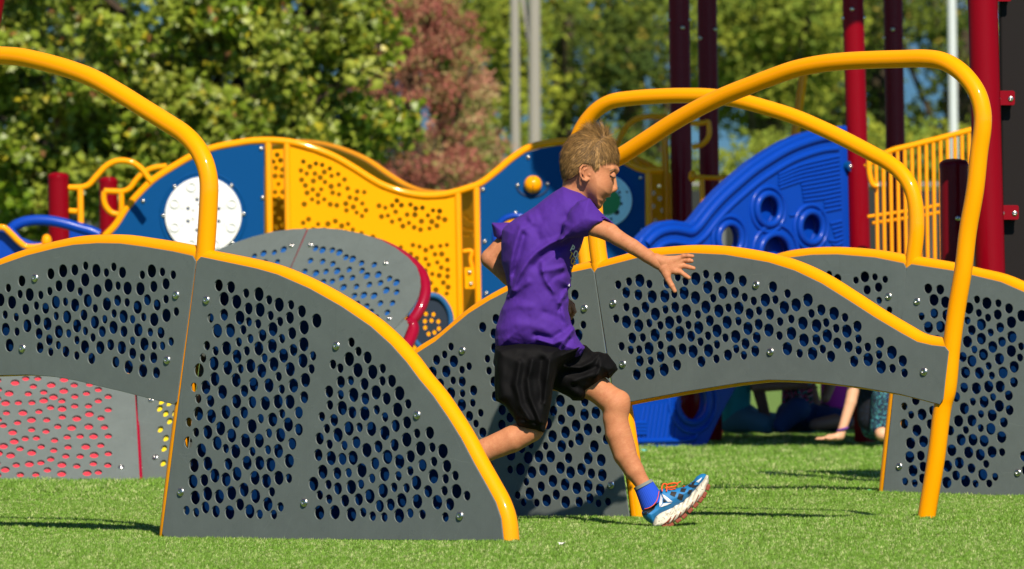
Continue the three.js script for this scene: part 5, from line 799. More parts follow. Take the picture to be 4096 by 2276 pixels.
{ // big moulded blue climber
  const fr = frame(2530, 1790, 29.6, -40), t = thing('moulded_climber', 'large bright blue moulded climbing panel with round rings and ribs', 'climber', fr.O, fr.turn);
  const outline = mapTo(fr, [...Q(z4, 60, 1240, 100, 1172, 160, 1112, 230, 1072, 320, 1058, 400, 1070, 436, 1078, 470, 1052, 560, 940, 650, 842, 760, 742, 880, 642, 1000, 562, 1120, 492, 1240, 442, 1370, 405, 1480, 392, 1580, 380, 1604, 545, 1632, 1300), [3417, 1130], [3300, 1260], [3100, 1420], [2928, 1536], [2860, 1660], [2803, 1782], [2552, 1788], [2500, 1500], [2496, 1100]]);
  const rings = [[...z4(1025, 962), 0.062], [...z4(1330, 1090), 0.062], [...z4(748, 1172), 0.062], [...z4(1075, 1290), 0.085], [...z5(668, 285), 0.085]].map(([x, y, r]) => [...fr.uv(x, y, 0.03), r]);
  part('sheet', slab(outline, -0.03, 0.03, rings.map(([u, v, r], i) => [u, v, i === 1 || i === 0 ? r * 0.9 : r]), 0.012, 28, 4), moldBlue, t);
  for (const [u, v, r] of rings) for (const [q, rt, w] of [[1.12, 0.016, 0.033], [1.62, 0.011, 0.03]]) { const m = part('ring', new THREE.TorusGeometry(r * q, rt, 12, 48), moldBlue, t); m.position.set(u, v, w); }
  for (const i of [0, 1, 3]) { const [u, v, r] = rings[i], m = part('ring_back', new THREE.CylinderGeometry(r * 1.1, r * 1.1, 0.006, 28), moldBlue, t); m.rotation.x = Math.PI / 2; m.position.set(u, v, -0.025); }
  const border = outline.slice(1, 17);
  for (const [d, r, w] of [[0.03, 0.02, 0.026], [0.085, 0.014, 0.028]]) part('border_ridge', tube(v3(border.map(([u, v], i) => { const a = border[Math.max(0, i - 1)], b = border[Math.min(border.length - 1, i + 1)], tx = b[0] - a[0], ty = b[1] - a[1], l = Math.hypot(tx, ty); return [u + ty / l * d, v - tx / l * d]; }), w), r, 90, 10), moldBlue, t);
  for (let k = 0; k < 21; k++) {                              // ribs
    const y0 = 600 + k * 31, x0 = 1095 + Math.max(0, k - 3) * 6 + (k > 11 ? (k - 11) * 26 : 0), x1 = 1530 + k * 1.2;
    if (x0 > 1440) { const p = mapTo(fr, Q(z4, 1455, y0 + 8, x1, y0), 0.03); part('rib', tube(v3(p, 0.03), 0.0075, 6, 6), moldBlue, t); continue; }
    const bend = 60 - k * 3.5, pts = mapTo(fr, Q(z4, x0, y0 + bend * 1.9, lerp(x0, x1, 0.35), y0 + bend * 0.8, lerp(x0, x1, 0.7), y0 + bend * 0.15, x1, y0 - 20), 0.03).filter(([u, v]) => rings.every(([a, b, r]) => Math.hypot(u - a, v - b) > r * 1.8));
    if (pts.length > 1) part('rib', tube(v3(pts, 0.03), 0.0075, 24, 6), moldBlue, t);
  }
  for (let k = 0; k < 9; k++) part('rib', tube(v3(mapTo(fr, Q(z5, 170 + k * 42, 640, 220 + k * 42, 330 - k * 6), 0.03), 0.03), 0.006, 6, 6), moldBlue, t);
  part('border_ridge', tube(v3(mapTo(fr, Q(z5, 120, 655, 400, 650, 640, 640, 690, 625, 705, 590), 0.03), 0.03), 0.012, 40, 8), moldBlue, t);
  for (let k = 0; k < 4; k++) part('grip', tube(v3(mapTo(fr, Q(z5, 118, 490 + k * 32, 236, 488 + k * 32), 0.03), 0.03), 0.011, 4, 8), moldBlue, t);
  const pk = fr.uv(...z4(1590, 655), 0.03), knob = part('mount', new THREE.CylinderGeometry(0.022, 0.026, 0.05, 16), panelBlue, t); knob.rotation.x = Math.PI / 2; knob.position.set(pk[0], pk[1], 0.03);
  const kb = part('rivet', rivetGeo, M.steel, t); kb.position.set(pk[0] - 0.005, pk[1], 0.056);
  // the red barrel seen through the lowest ring
  const rb = at(2766, 1770, 30.9), bar = thing('play_drum', 'red drum seen through the low ring of the blue climber', 'drum', rb);
  part('shell', new THREE.LatheGeometry([[0.001, 0], [0.13, 0], [0.14, 0.02], [0.14, 0.16], [0.143, 0.18], [0.14, 0.2], [0.14, 0.42], [0.12, 0.44], [0.001, 0.44]].map(([x, y]) => new THREE.Vector2(x, y)), 32), M.red, bar);
}
{ // blue slide and yellow rails at the left
  const fr = frame(120, 1760, 30.2, 0), t = thing('slide', 'blue plastic slide hood at left edge behind the grey wall', 'slide', fr.O, 0);
  part('side_wall', slab(mapTo(fr, Q(z1, -120, 930, 60, 930, 110, 905, 200, 1010, 330, 1060, 480, 1060, 600, 1100, 600, 1500, -120, 1500)), -0.02, 0.02, [], 0.008), moldBlue, t);
  part('hood_edge', tube(v3(mapTo(fr, Q(z1, 95, 920, 140, 880, 220, 845, 330, 828, 470, 832, 620, 860, 760, 900, 880, 935, 960, 970)), -0.05), 0.024, 60, 12), moldBlue, t);
  part('hood_wall', slab(mapTo(fr, Q(z1, 690, 930, 800, 925, 950, 985, 950, 1500, 690, 1500), -0.2), -0.22, -0.18, [], 0.008), moldBlue, t);
  const h = thing('grab_bar', 'curving yellow handrail over the blue slide at left edge', 'grab bar', fr.O, 0), e = fr.uv(...z1(462, 1035));
  part('rail', tube(v3(mapTo(fr, Q(z1, -60, 905, 0, 900, 50, 905, 120, 965, 190, 1035, 260, 1085, 340, 1092, 470, 1075)), 0.06), 0.0145, 60, 10), M.yellow, h);
  const ee = part('ball_end', new THREE.SphereGeometry(0.026, 16, 12), M.yellow, h); ee.scale.set(0.9, 1.25, 0.9); ee.position.set(e[0], e[1], 0.06);
  const f2 = frame(330, 1760, 31.0, 0), r = thing('loop_rail', 'yellow looping rail joining the red capped post to the barrier', 'rail', f2.O, 0);
  part('loop', tube(v3(mapTo(f2, Q(z1, 665, 512, 790, 510, 860, 485, 930, 410, 1030, 305, 1120, 258, 1210, 250, 1300, 275, 1380, 335, 1450, 430, 1475, 460))), 0.0142, 90, 12), M.yellow, r);
  part('upright', tube(v3(mapTo(f2, Q(z1, 780, 515, 790, 1300))), 0.0152, 2, 10), M.yellow, r);
  part('tab', tube(v3(mapTo(f2, Q(z1, 672, 738, 750, 745))), 0.014, 4, 10), M.yellow, r);
  const f3 = frame(440, 1750, 32.6, 0), s = thing('loop_rail', 'second yellow loop rail beside the farther red capped post', 'rail', f3.O, 0);
  part('loop', tube(v3(mapTo(f3, Q(z1, 1012, 545, 1100, 548, 1200, 548, 1260, 520, 1330, 430, 1400, 365, 1480, 325, 1620, 302))), 0.0142, 70, 12), M.yellow, s);
  part('handle', tube(v3(mapTo(f3, Q(z1, 1012, 545, 1008, 620, 1030, 695, 1085, 755, 1160, 775))), 0.0142, 40, 12), M.yellow, s);
  part('upright', tube(v3(mapTo(f3, Q(z1, 1180, 552, 1186, 1300))), 0.0142, 2, 10), M.yellow, s);
}
// --- sloping perforated climbers in the middle distance
function frameN(px, py, depth, n) {
  const O = at(px, py, depth), e = V(0, 1, 0).cross(n).normalize(), v = n.clone().cross(e);
  return { O, e, n, v, quat: new THREE.Quaternion().setFromRotationMatrix(new THREE.Matrix4().makeBasis(e, v, n)), uv(x, y, w = 0) { const d = ray(x, y), t = O.clone().addScaledVector(n, w).sub(EYE).dot(n) / d.dot(n), p = d.multiplyScalar(t).add(EYE).sub(O); return [p.dot(e), p.dot(v)]; } };
}
function tilted(fr, label, name = 'sloping_climber', group = 'sloping perforated climbers') { const t = thing(name, label, 'climber', fr.O, 0, group); t.quaternion.copy(fr.quat); return t; }
{
  const fr = frameN(400, 1928, 24.0, V(0.04, 0.76, 0.65).normalize()), t = tilted(fr, 'sloping grey climber with red dots, low behind the nearest wall');
  const redSheet = new THREE.MeshStandardMaterial({ color: rgb(0.62, 0.03, 0.055), roughness: 0.6 }), yelSheet = new THREE.MeshStandardMaterial({ color: rgb(0.78, 0.6, 0.01), roughness: 0.6 });
  const dots = pairs([180, 158, 307, 108, 450, 108, 765, 118, 1068, 178, 397, 203, 610, 186, 885, 187, 1172, 241, 108, 286, 337, 290, 521, 272, 760, 256, 1030, 285, 1289, 325, 637, 330, 891, 323, 1172, 374, 66, 401, 218, 396, 380, 397, 521, 370, 737, 376, 76, 518, 273, 517, 464, 502, 602, 454, 740, 469, 890, 437, 1055, 436, 1065, 531, 1290, 481, 742, 567, 915, 586, 1203, 580, 208, 634, 375, 601, 556, 602, 40, 668, 1058, 682, 1245, 688, 687, 681, 855, 695, 376, 718, 548, 738, 150, 750, 300, 825, 433, 818, 170, 858, 800, 805, 955, 797, 1115, 797, 1290, 795, 650, 845, 42, 914, 490, 921, 810, 926, 1022, 921, 1200, 905, 238, 944, 378, 993, 640, 965, 1290, 1004, 126, 1026, 783, 1034, 955, 1036, 1122, 1022, 604, 1070, 1113, 1123, 350, 1128, 487, 1112, 193, 1140, 737, 1137, 915, 1153, 1285, 1142, 62, 1195, 565, 1200, 1172, 1226, 1038, 1236, 242, 1256, 427, 1254, 735, 1244, -30, 130, -20, 240, -40, 350, -20, 600, -60, 780, -20, 1000, -40, 1120, -30, 1260, 600, 20, 900, 40, 150, 30, 1000, 80]);
  const k = 24.0 / FOCAL;
  const sheet = part('panel', slab(mapTo(fr, Q(z6, -420, -500, 1570, -380, 1606, 290, 1668, 1420, -420, 1560)), -0.004, 0.004, dots.map(([x, y], i) => [...fr.uv(...z6(x, y)), (i % 3 === 0 ? 17 : 14) * k]), 0.0012, 16, 2), M.grey, t);
  part('backing_sheet', slab(mapTo(fr, Q(z6, -400, -480, 1550, -360, 1640, 1400, -400, 1540)), -0.01, -0.006, [], 0), redSheet, t, 'red sheet behind the perforated panel');
  { const [u, v] = fr.uv(...z6(1445, 1160), 0.004), b = part('bolt', boltGeo, M.steel, sheet); b.position.set(u, v, 0.004); b.scale.setScalar(1.2); }
  part('edge_rail', tube(v3(mapTo(fr, Q(z6, 1585, -380, 1616, 290, 1676, 1330)), -0.008), 0.009, 10, 10), M.crimson, t);
  const f2 = frameN(600, 1918, 24.1, V(-0.42, 0.5, 0.76).normalize()), s = tilted(f2, 'grey climber wing with yellow dots beside the red dotted slope'), yd = pairs([1908, 463, 1980, 524, 2026, 614, 1916, 712, 1982, 818, 1960, 940, 1950, 1115, 2090, 520, 2060, 990, 1930, 380, 2020, 400, 2090, 700, 2080, 860]);
  const p2 = part('panel', slab(mapTo(f2, Q(z6, 1630, 100, 2300, 200, 2300, 1320, 1690, 1330)), -0.004, 0.004, yd.map(([x, y]) => [...f2.uv(...z6(x, y)), 13.5 * k]), 0.0012, 16, 2), M.grey, s);
  part('backing_sheet', slab(mapTo(f2, Q(z6, 1650, 120, 2280, 220, 2280, 1300, 1710, 1310)), -0.01, -0.006, [], 0), yelSheet, s, 'yellow sheet behind the perforated panel');
  for (const [x, y] of [[1855, 1040], [1805, 352]]) { const [u, v] = f2.uv(...z6(x, y), 0.004), b = part('bolt', boltGeo, M.steel, p2); b.position.set(u, v, 0.004); b.scale.setScalar(1.2); }
}
{
  const fr = frameN(1200, 1500, 26.2, V(-0.42, 0.52, 0.74).normalize()), t = tilted(fr, 'sloping grey climber with blue dots and crimson edge tube, behind nearest wall');
  const sheetBlue = new THREE.MeshStandardMaterial({ color: rgb(0.003, 0.09, 0.33), roughness: 0.6 }), k = 26.2 / FOCAL;
  const dots = pairs([1132, 293, 1203, 310, 1303, 313, 1375, 335, 1443, 385, 1510, 403, 1602, 445, 1732, 462, 1080, 420, 1205, 428, 1308, 452, 1022, 530, 1135, 548, 1238, 532, 1352, 525, 1476, 510, 1607, 522, 1656, 573, 1772, 562, 1888, 603, 1958, 642, 1212, 637, 1303, 632, 1398, 597, 1510, 595, 1682, 665, 1795, 648, 1418, 693, 1550, 685, 1855, 722, 1960, 742, 1530, 778, 1625, 773, 1730, 778, 1795, 855, 1918, 853, 1655, 885, 1560, 860, 1700, 942, 1865, 950, 1750, 1000]);
  const big = new Set([1, 3, 5, 17, 18, 20, 12, 14, 27, 29, 32, 33]), H = (list) => list.map(([x, y], i) => [...fr.uv(...z7(x, y)), (big.has(i) ? 15 : 12.5) * k]);
  const right = part('panel', slab(mapTo(fr, Q(z7, 1060, 96, 1200, 88, 1400, 105, 1600, 145, 1800, 210, 1950, 290, 2080, 390, 2160, 480, 2195, 580, 2200, 680, 2180, 780, 2130, 880, 2040, 1000, 1900, 1160, 1700, 1320, 900, 1320, 600, 1150)), -0.004, 0.004, H(dots), 0.0014, 16, 2), M.grey, t);
  const left = part('panel', slab(mapTo(fr, Q(z7, 1038, 96, 900, 100, 700, 125, 500, 175, 300, 240, 110, 318, -100, 480, -200, 800, 0, 1150, 580, 1150)), -0.004, 0.004, H(pairs([505, 373, 600, 345, 710, 335, 805, 305, 740, 432, 610, 440, 500, 480, 400, 430])), 0.0014, 16, 2), M.grey, t);
  part('backing_sheet', slab(mapTo(fr, Q(z7, -80, 600, 200, 330, 700, 150, 1200, 115, 1600, 170, 1900, 290, 2120, 480, 2160, 650, 2080, 880, 1850, 1150, 1600, 1280, 600, 1100, 0, 1050)), -0.011, -0.007, [], 0), sheetBlue, t, 'blue sheet behind the perforated panels');
  for (const [x, y, p] of [[885, 260, left], [1080, 253, right], [1848, 440, right], [1885, 1007, right]]) { const [u, v] = fr.uv(...z7(x, y), 0.004), b = part('bolt', boltGeo, M.steel, p); b.position.set(u, v, 0.004); b.scale.setScalar(1.15); }
  part('seam_strip', tube(v3(mapTo(fr, Q(z7, 1048, 100, 870, 520, 600, 1140)), -0.006), 0.007, 10, 8), M.crimson, t);
  part('edge_tube', tube(v3(mapTo(fr, Q(z7, 1560, 170, 1720, 205, 1850, 255, 1960, 315, 2090, 410, 2185, 520, 2218, 620, 2220, 720, 2188, 830, 2136, 930, 2076, 1010, 1990, 1140, 1860, 1300)), -0.026), 0.0225, 120, 14), M.crimson, t);
  const f2 = frameN(1640, 1500, 26.0, V(0.5, 0.42, 0.75).normalize()), s = tilted(f2, 'crimson edged climber wing beside the blue dotted slope');
  part('panel', slab(mapTo(f2, Q(z7, 2035, 1020, 2065, 1040, 2075, 1080, 2010, 1240, 1950, 1330, 1800, 1330, 1900, 1160)), -0.004, 0.004, [], 0.0014), M.grey, s);
  part('edge_tube', tube(v3(mapTo(f2, Q(z7, 2070, 1020, 2125, 1050, 2140, 1110, 2100, 1230, 2040, 1340, 1960, 1480)), -0.01), 0.024, 40, 12), M.crimson, s);
}
{ // eight-sided panel
  const fr = frame(1721, 1760, 29.2, -20), t = thing('window_panel', 'small dark eight sided panel with round holes, right of crimson tube', 'panel', fr.O, fr.turn), c = fr.uv(1718, 1290), r = 0.092;
  const oct = (q) => Array.from({ length: 8 }, (_, i) => [c[0] + Math.cos(i * Math.PI / 4 + 0.39) * q, c[1] + Math.sin(i * Math.PI / 4 + 0.39) * q * 1.25]);
  const hs = Q(z7, 2258, 960, 2335, 965, 2248, 1035, 2315, 1028, 2385, 1038, 2285, 1165, 2345, 1150, 2250, 1100, 2390, 1110).map(([x, y]) => [...fr.uv(x, y), 0.0095]);
  part('plate', slab(oct(r), -0.004, 0.004, hs, 0.001, 14, 1), new THREE.MeshStandardMaterial({ color: rgb(0.002, 0.012, 0.03), roughness: 0.7 }), t);
  part('rim', tube(oct(r * 1.04).map(([u, v]) => V(u, v, 0.01)), 0.013, 64, 8, true), new THREE.MeshStandardMaterial({ color: rgb(0.01, 0.09, 0.24), roughness: 0.6 }), t);
  part('stem', rod(V(c[0], -0.02, 0), V(c[0], c[1] - r * 1.15, 0), 0.02, 10), panelBlue, t);
}
{ // deck above the seated children and the canopy roof carried by the tall posts (above the frame)
  const d = thing('play_deck', 'low platform of the play structure above the seated children', 'deck', V(1.42, 0.76, -30.1));
  part('boards', new RoundedBoxGeometry(1.1, 0.05, 2.3, 2, 0.01), maroon, d);
  const roof = thing('canopy_roof', 'canopy roof carried by the tall posts, above the picture', 'roof', V(0, 3.2, 0));
  const s = new THREE.Shape([[0.5, 29.4], [0.6, 29.08], [1.12, 28.62], [1.5, 28.75], [1.9, 28.95], [2.7, 29.2], [2.7, 33], [0.5, 33]].map(([x, z]) => new THREE.Vector2(x, z)));
  const g = new THREE.ExtrudeGeometry(s, { depth: 0.04, bevelEnabled: false }); g.rotateX(-Math.PI / 2);
  part('sheet', g, moldBlue, roof);
}
// ---------------------------------------------------------------- trees, poles and fence beyond the playground
function leafShape(l, w, fold, lobes) {
  const half = lobes ? [[0, 0], [0.35 * w, 0.12 * l], [0.98 * w, 0.3 * l], [0.5 * w, 0.45 * l], [0.72 * w, 0.72 * l], [0.28 * w, 0.68 * l], [0, l]] : [[0, 0], [0.55 * w, 0.25 * l], [0.6 * w, 0.5 * l], [0.3 * w, 0.8 * l], [0, l]];
  const pos = [];
  for (const s of [-1, 1]) for (let i = 0; i < half.length - 1; i++) { const a = half[i], b = half[i + 1], m = [0, 0.45 * l]; const P = ([x, y]) => [s * x / 2, y - 0.3 * l, -Math.abs(x) * fold - (y / l) * (y / l) * l * 0.15]; const t = [P(a), P(b), P(m)]; if (s < 0) t.reverse(); pos.push(...t.flat()); }
  const g = new THREE.BufferGeometry(); g.setAttribute('position', new THREE.Float32BufferAttribute(pos, 3)); g.computeVertexNormals(); return g;
}
const barkMap = canvasNoise(128, 256, (x, y) => { const v = clamp(120 + tileNoise(x, y * 0.4, 14, 6) * 70 + rr(-25, 25), 0, 255); return [v, v * 0.9, v * 0.78]; }, true);
const bark = new THREE.MeshStandardMaterial({ color: rgb(0.28, 0.24, 0.2), map: barkMap, roughness: 0.95 });
const leafMat = (rough, spec) => new THREE.MeshPhysicalMaterial({ color: 0xffffff, roughness: rough, specularIntensity: spec, side: THREE.DoubleSide, transmission: 0.16, thickness: 0 });
// crown: blobs are [px, py, rx px, ry px, rz m]; clumps of leaves are spread through their volume
function tree(o) {
  const { name, label, depth, foot, blobs, clumps, perClump, clumpR, geo, mat, color, upright = 0.4, trunkR = 0.12, limbs = 7, group, droop = 0 } = o;
  const base = at(foot, 1500, depth); base.y = -0.05;
  const t = thing(name, label, 'tree', base, 0, group), k = depth / FOCAL;
  const B = blobs.map(([x, y, rx, ry, rz]) => { const c = at(x, y, depth).sub(base); return { c, r: V(rx * k, ry * k, rz), v: rx * ry }; }), total = B.reduce((a, b) => a + b.v, 0);
  const pick = () => { let q = rnd() * total; for (const b of B) { q -= b.v; if (q <= 0) return b; } return B[0]; };
  const list = [];
  for (let i = 0; i < clumps; i++) { const b = pick(), d = V(rr(-1, 1), rr(-1, 1), rr(-1, 1)); if (d.length() > 1) { i--; continue; } const s = Math.pow(d.length(), -0.45); list.push(b.c.clone().add(d.multiplyScalar(Math.min(s, 1.6)).multiply(b.r))); }
  // trunk and limbs
  const top = B.reduce((a, b) => (b.c.y > a.c.y ? b : a)).c, parts = [tube([V(0, 0, 0), V(top.x * 0.2, top.y * 0.4, 0), V(top.x * 0.6, top.y * 0.8, 0), top], trunkR, 20, 8)];
  part('trunk', parts[0], bark, t);
  const bg = [];
  for (let i = 0; i < limbs; i++) { const e = list[Math.floor(rnd() * list.length)], s = V(top.x * 0.3, Math.max(0.4, e.y * rr(0.45, 0.75)), 0); bg.push(tube([s, s.clone().lerp(e, 0.5).add(V(0, -0.1, 0)), e], trunkR * rr(0.16, 0.34), 8, 5)); }
  if (bg.length) part('limbs', mergeGeometries(bg), bark, t);
  const m = new THREE.InstancedMesh(geo, mat, clumps * perClump), q = new THREE.Object3D(), c = new THREE.Color();
  let n = 0;
  for (const p of list) {
    const sun = V(rr(-1, 1), rr(-0.3, 1), rr(-1, 1)).normalize(), tone = rr(0.8, 1.2), kind = rnd();
    for (let i = 0; i < perClump; i++) {
      const d = V(rr(-1, 1), rr(-1, 1), rr(-1, 1)).normalize().multiplyScalar(clumpR * Math.cbrt(rnd()) * rr(0.6, 1.15));
      d.y *= 0.62; d.y -= droop * d.x * d.x * 3;
      q.position.copy(p).add(d);
      const look = V(rr(-1, 1), rr(-1, 1) + upright, rr(-1, 1) + 0.35).addScaledVector(sun, 0.4);
      q.lookAt(q.position.clone().add(look)); q.rotateZ(rr(0, 6.283)); q.scale.setScalar(rr(0.6, 1.25)); q.updateMatrix();
      m.setMatrixAt(n, q.matrix); color(c, kind, tone, p, rnd()); m.setColorAt(n, c); n++;
    }
  }
  m.name = 'crown'; m.userData.kind = 'stuff'; t.add(m);
  return t;
}
const mapleLeaf = leafShape(0.085, 0.09, 0.25, true), smallLeaf = leafShape(0.052, 0.03, 0.2, false), farLeaf = leafShape(0.17, 0.13, 0.2, false);
const glossy = leafMat(0.42, 0.7), dull = leafMat(0.6, 0.4), flat = leafMat(0.75, 0.25);
const mapleColor = (c, kind, tone, p, r) => { if (r < 0.07) c.setRGB(0.36 * tone, 0.32 * tone, 0.02); else if (r < 0.085) c.setRGB(0.22 * tone, 0.1 * tone, 0.03); else c.setRGB(lerp(0.12, 0.27, kind) * tone, lerp(0.19, 0.31, kind) * tone, lerp(0.008, 0.04, kind) * tone); };
tree({ name: 'maple_tree', label: 'leafy green maple filling the upper left behind the yellow loop', depth: 52, foot: 560, trunkR: 0.13, limbs: 16, geo: mapleLeaf, mat: glossy, color: mapleColor, clumps: 520, perClump: 64, clumpR: 0.25, upright: 0.5, droop: 0.3,
  blobs: [[380, 60, 640, 560, 1.3], [1120, 300, 470, 420, 1.2], [160, 600, 380, 260, 1], [760, 560, 520, 260, 1.1], [1300, 20, 300, 260, 0.9], [1380, 480, 240, 170, 0.7], [520, 740, 560, 150, 0.9], [-260, 300, 400, 500, 1.2], [1000, 700, 400, 120, 0.8], [120, 820, 300, 110, 0.7]] });
const redColor = (c, kind, tone, p, r) => { const q = clamp(kind * 0.9 + r * 0.3 - 0.1, 0, 1); if (q < 0.55) c.setRGB(0.32 * tone, 0.1 * tone, 0.075 * tone); else if (q < 0.8) c.setRGB(0.38 * tone, 0.19 * tone, 0.11 * tone); else c.setRGB(0.3 * tone, 0.28 * tone, 0.09 * tone); };
const tanColor = (c, kind, tone, p, r) => { if (kind < 0.3) c.setRGB(0.42 * tone, 0.2 * tone, 0.13 * tone); else if (kind < 0.6) c.setRGB(0.44 * tone, 0.34 * tone, 0.16 * tone); else c.setRGB(0.22 * tone, 0.27 * tone, 0.06 * tone); };
tree({ name: 'maple_tree', label: 'reddish autumn tree right of the green maple', depth: 62, foot: 1680, trunkR: 0.08, limbs: 20, geo: smallLeaf, mat: dull, color: redColor, clumps: 520, perClump: 44, clumpR: 0.17, upright: 0.2, blobs: [[1620, 40, 210, 240, 0.6], [1720, 220, 210, 230, 0.7], [1560, 260, 220, 300, 0.7], [1640, 520, 230, 240, 0.7], [1700, 690, 240, 110, 0.6], [1480, 80, 220, 200, 0.6]] });
tree({ name: 'maple_tree', label: 'smaller tan and pink leaved tree left of the wooden poles', depth: 64, foot: 1860, trunkR: 0.06, limbs: 16, geo: smallLeaf, mat: dull, color: tanColor, clumps: 300, perClump: 42, clumpR: 0.16, upright: 0.2, blobs: [[1860, 420, 110, 160, 0.5], [1850, 600, 150, 150, 0.5], [1910, 680, 110, 90, 0.4], [1770, 690, 150, 90, 0.5]] });
const woodColor = (c, kind, tone, p, r) => { if (r < 0.05) c.setRGB(0.24 * tone, 0.2 * tone, 0.03); else c.setRGB(lerp(0.03, 0.13, kind) * tone, lerp(0.06, 0.17, kind) * tone, lerp(0.01, 0.018, kind) * tone); };
const limeColor = (c, kind, tone, p, r) => c.setRGB(lerp(0.13, 0.24, kind) * tone, lerp(0.19, 0.27, kind) * tone, 0.025 * tone);
const WOOD = 'wood behind the playground';
const woods = [
  ['bright green tree just left of the wooden poles', 1960, 118, [[1900, 120, 260, 300, 3], [2000, 420, 190, 300, 2.5], [1800, -60, 300, 240, 3]], 210, limeColor],
  ['dark tree with sky gaps right of the wooden poles', 2240, 122, [[2260, 60, 200, 170, 3], [2330, 330, 150, 120, 2.4], [2480, 170, 180, 180, 3], [2220, 480, 90, 110, 2]], 150, woodColor],
  ['tall dark tree behind the maroon posts', 2560, 126, [[2560, 330, 170, 200, 3], [2500, 30, 220, 160, 3], [2680, 190, 170, 260, 3]], 160, woodColor],
  ['yellowish tree between the maroon and red posts', 3020, 116, [[3000, 120, 260, 260, 3], [2960, 380, 200, 130, 2.5], [3180, 60, 220, 160, 3], [3200, 300, 150, 150, 2.5]], 230, limeColor],
  ['dark wood tree behind the slanted yellow pole', 3230, 130, [[3260, 460, 130, 160, 3], [3330, 230, 150, 240, 3], [3120, 520, 110, 90, 2.4]], 120, woodColor],
  ['broken dark tree between red and maroon posts', 3520, 124, [[3500, 300, 90, 160, 2.5], [3520, 60, 140, 130, 2.6], [3640, 480, 110, 120, 2.5]], 90, woodColor],
  ['dark olive tree around the pale lamp pole', 3760, 120, [[3740, 120, 180, 170, 3], [3900, 40, 220, 180, 3], [3830, 330, 110, 130, 2.5], [4100, 300, 160, 340, 3]], 170, woodColor],
  ['distant tree behind the upper left maple', 300, 128, [[200, 300, 420, 380, 3], [700, 100, 420, 300, 3], [-200, 500, 300, 300, 3], [1200, 200, 300, 300, 3]], 200, woodColor],
];
for (const [label, foot, depth, blobs, clumps, color] of woods) tree({ name: 'wood_tree', label, depth, foot, blobs, clumps: Math.round(clumps * (color === limeColor ? 0.75 : foot === 300 ? 1 : 0.4)), perClump: 56, clumpR: 0.6, geo: farLeaf, mat: flat, color, upright: 0.35, trunkR: 0.2, limbs: 9, group: WOOD });
const bushes = [[120, 88, 260, 120, 'low dark bush behind the blue slide', woodColor], [700, 92, 420, 110, 'bush row under the green maple', woodColor], [1500, 95, 420, 150, 'bush under the reddish tree', woodColor], [2160, 100, 200, 190, 'bright bush below the wooden poles', limeColor], [2560, 102, 260, 170, 'olive bush behind the maroon posts', woodColor], [2980, 98, 240, 150, 'yellow green bush left of the slanted pole', limeColor], [3300, 104, 160, 110, 'dark bush above the blue climber', woodColor], [3560, 96, 190, 200, 'bright bush behind the stair railing', limeColor], [3900, 100, 240, 190, 'bush behind the thick red post', limeColor]];
for (const [x, depth, w, h, label, color] of bushes) tree({ name: 'bush', label, depth, foot: x, blobs: [[x, 730 - h * 0.35, w, h * 0.8, 2], [x - w * 0.5, 800, w * 0.7, h * 0.7, 2], [x + w * 0.6, 820, w * 0.7, h * 0.7, 2], [x, 1000, w * 1.2, 200, 2]], clumps: 80, perClump: 52, clumpR: 0.48, geo: farLeaf, mat: flat, color, upright: 0.4, trunkR: 0.06, limbs: 4, group: 'bushes along the far fence' });
{ // far mass of wood that closes the view
  const n = 60000, m = new THREE.InstancedMesh(farLeaf, flat, n), q = new THREE.Object3D(), c = new THREE.Color();
  for (let i = 0; i < n; i++) {
    let x, y; do { x = rr(-60, 60); y = rr(0.2, 9); } while (noise2(x * 0.55, y * 0.7 + 40) + 0.35 * noise2(x * 2, y * 2) < (y > 2.6 ? 0.58 : -0.5) + 0.05 * (y - 3));
    q.position.set(x, y, -rr(146, 158)); q.rotation.set(rr(0, 6.3), rr(0, 6.3), rr(0, 6.3)); q.scale.setScalar(rr(1.6, 3)); q.updateMatrix(); m.setMatrixAt(i, q.matrix);
    const t = rr(0.7, 1.2); c.setRGB(0.06 * t, 0.09 * t, 0.018 * t); m.setColorAt(i, c);
  }
  m.name = 'distant_wood'; m.userData = { kind: 'stuff', label: 'distant wood closing the view behind all other trees', category: 'wood' }; scene.add(m);
}
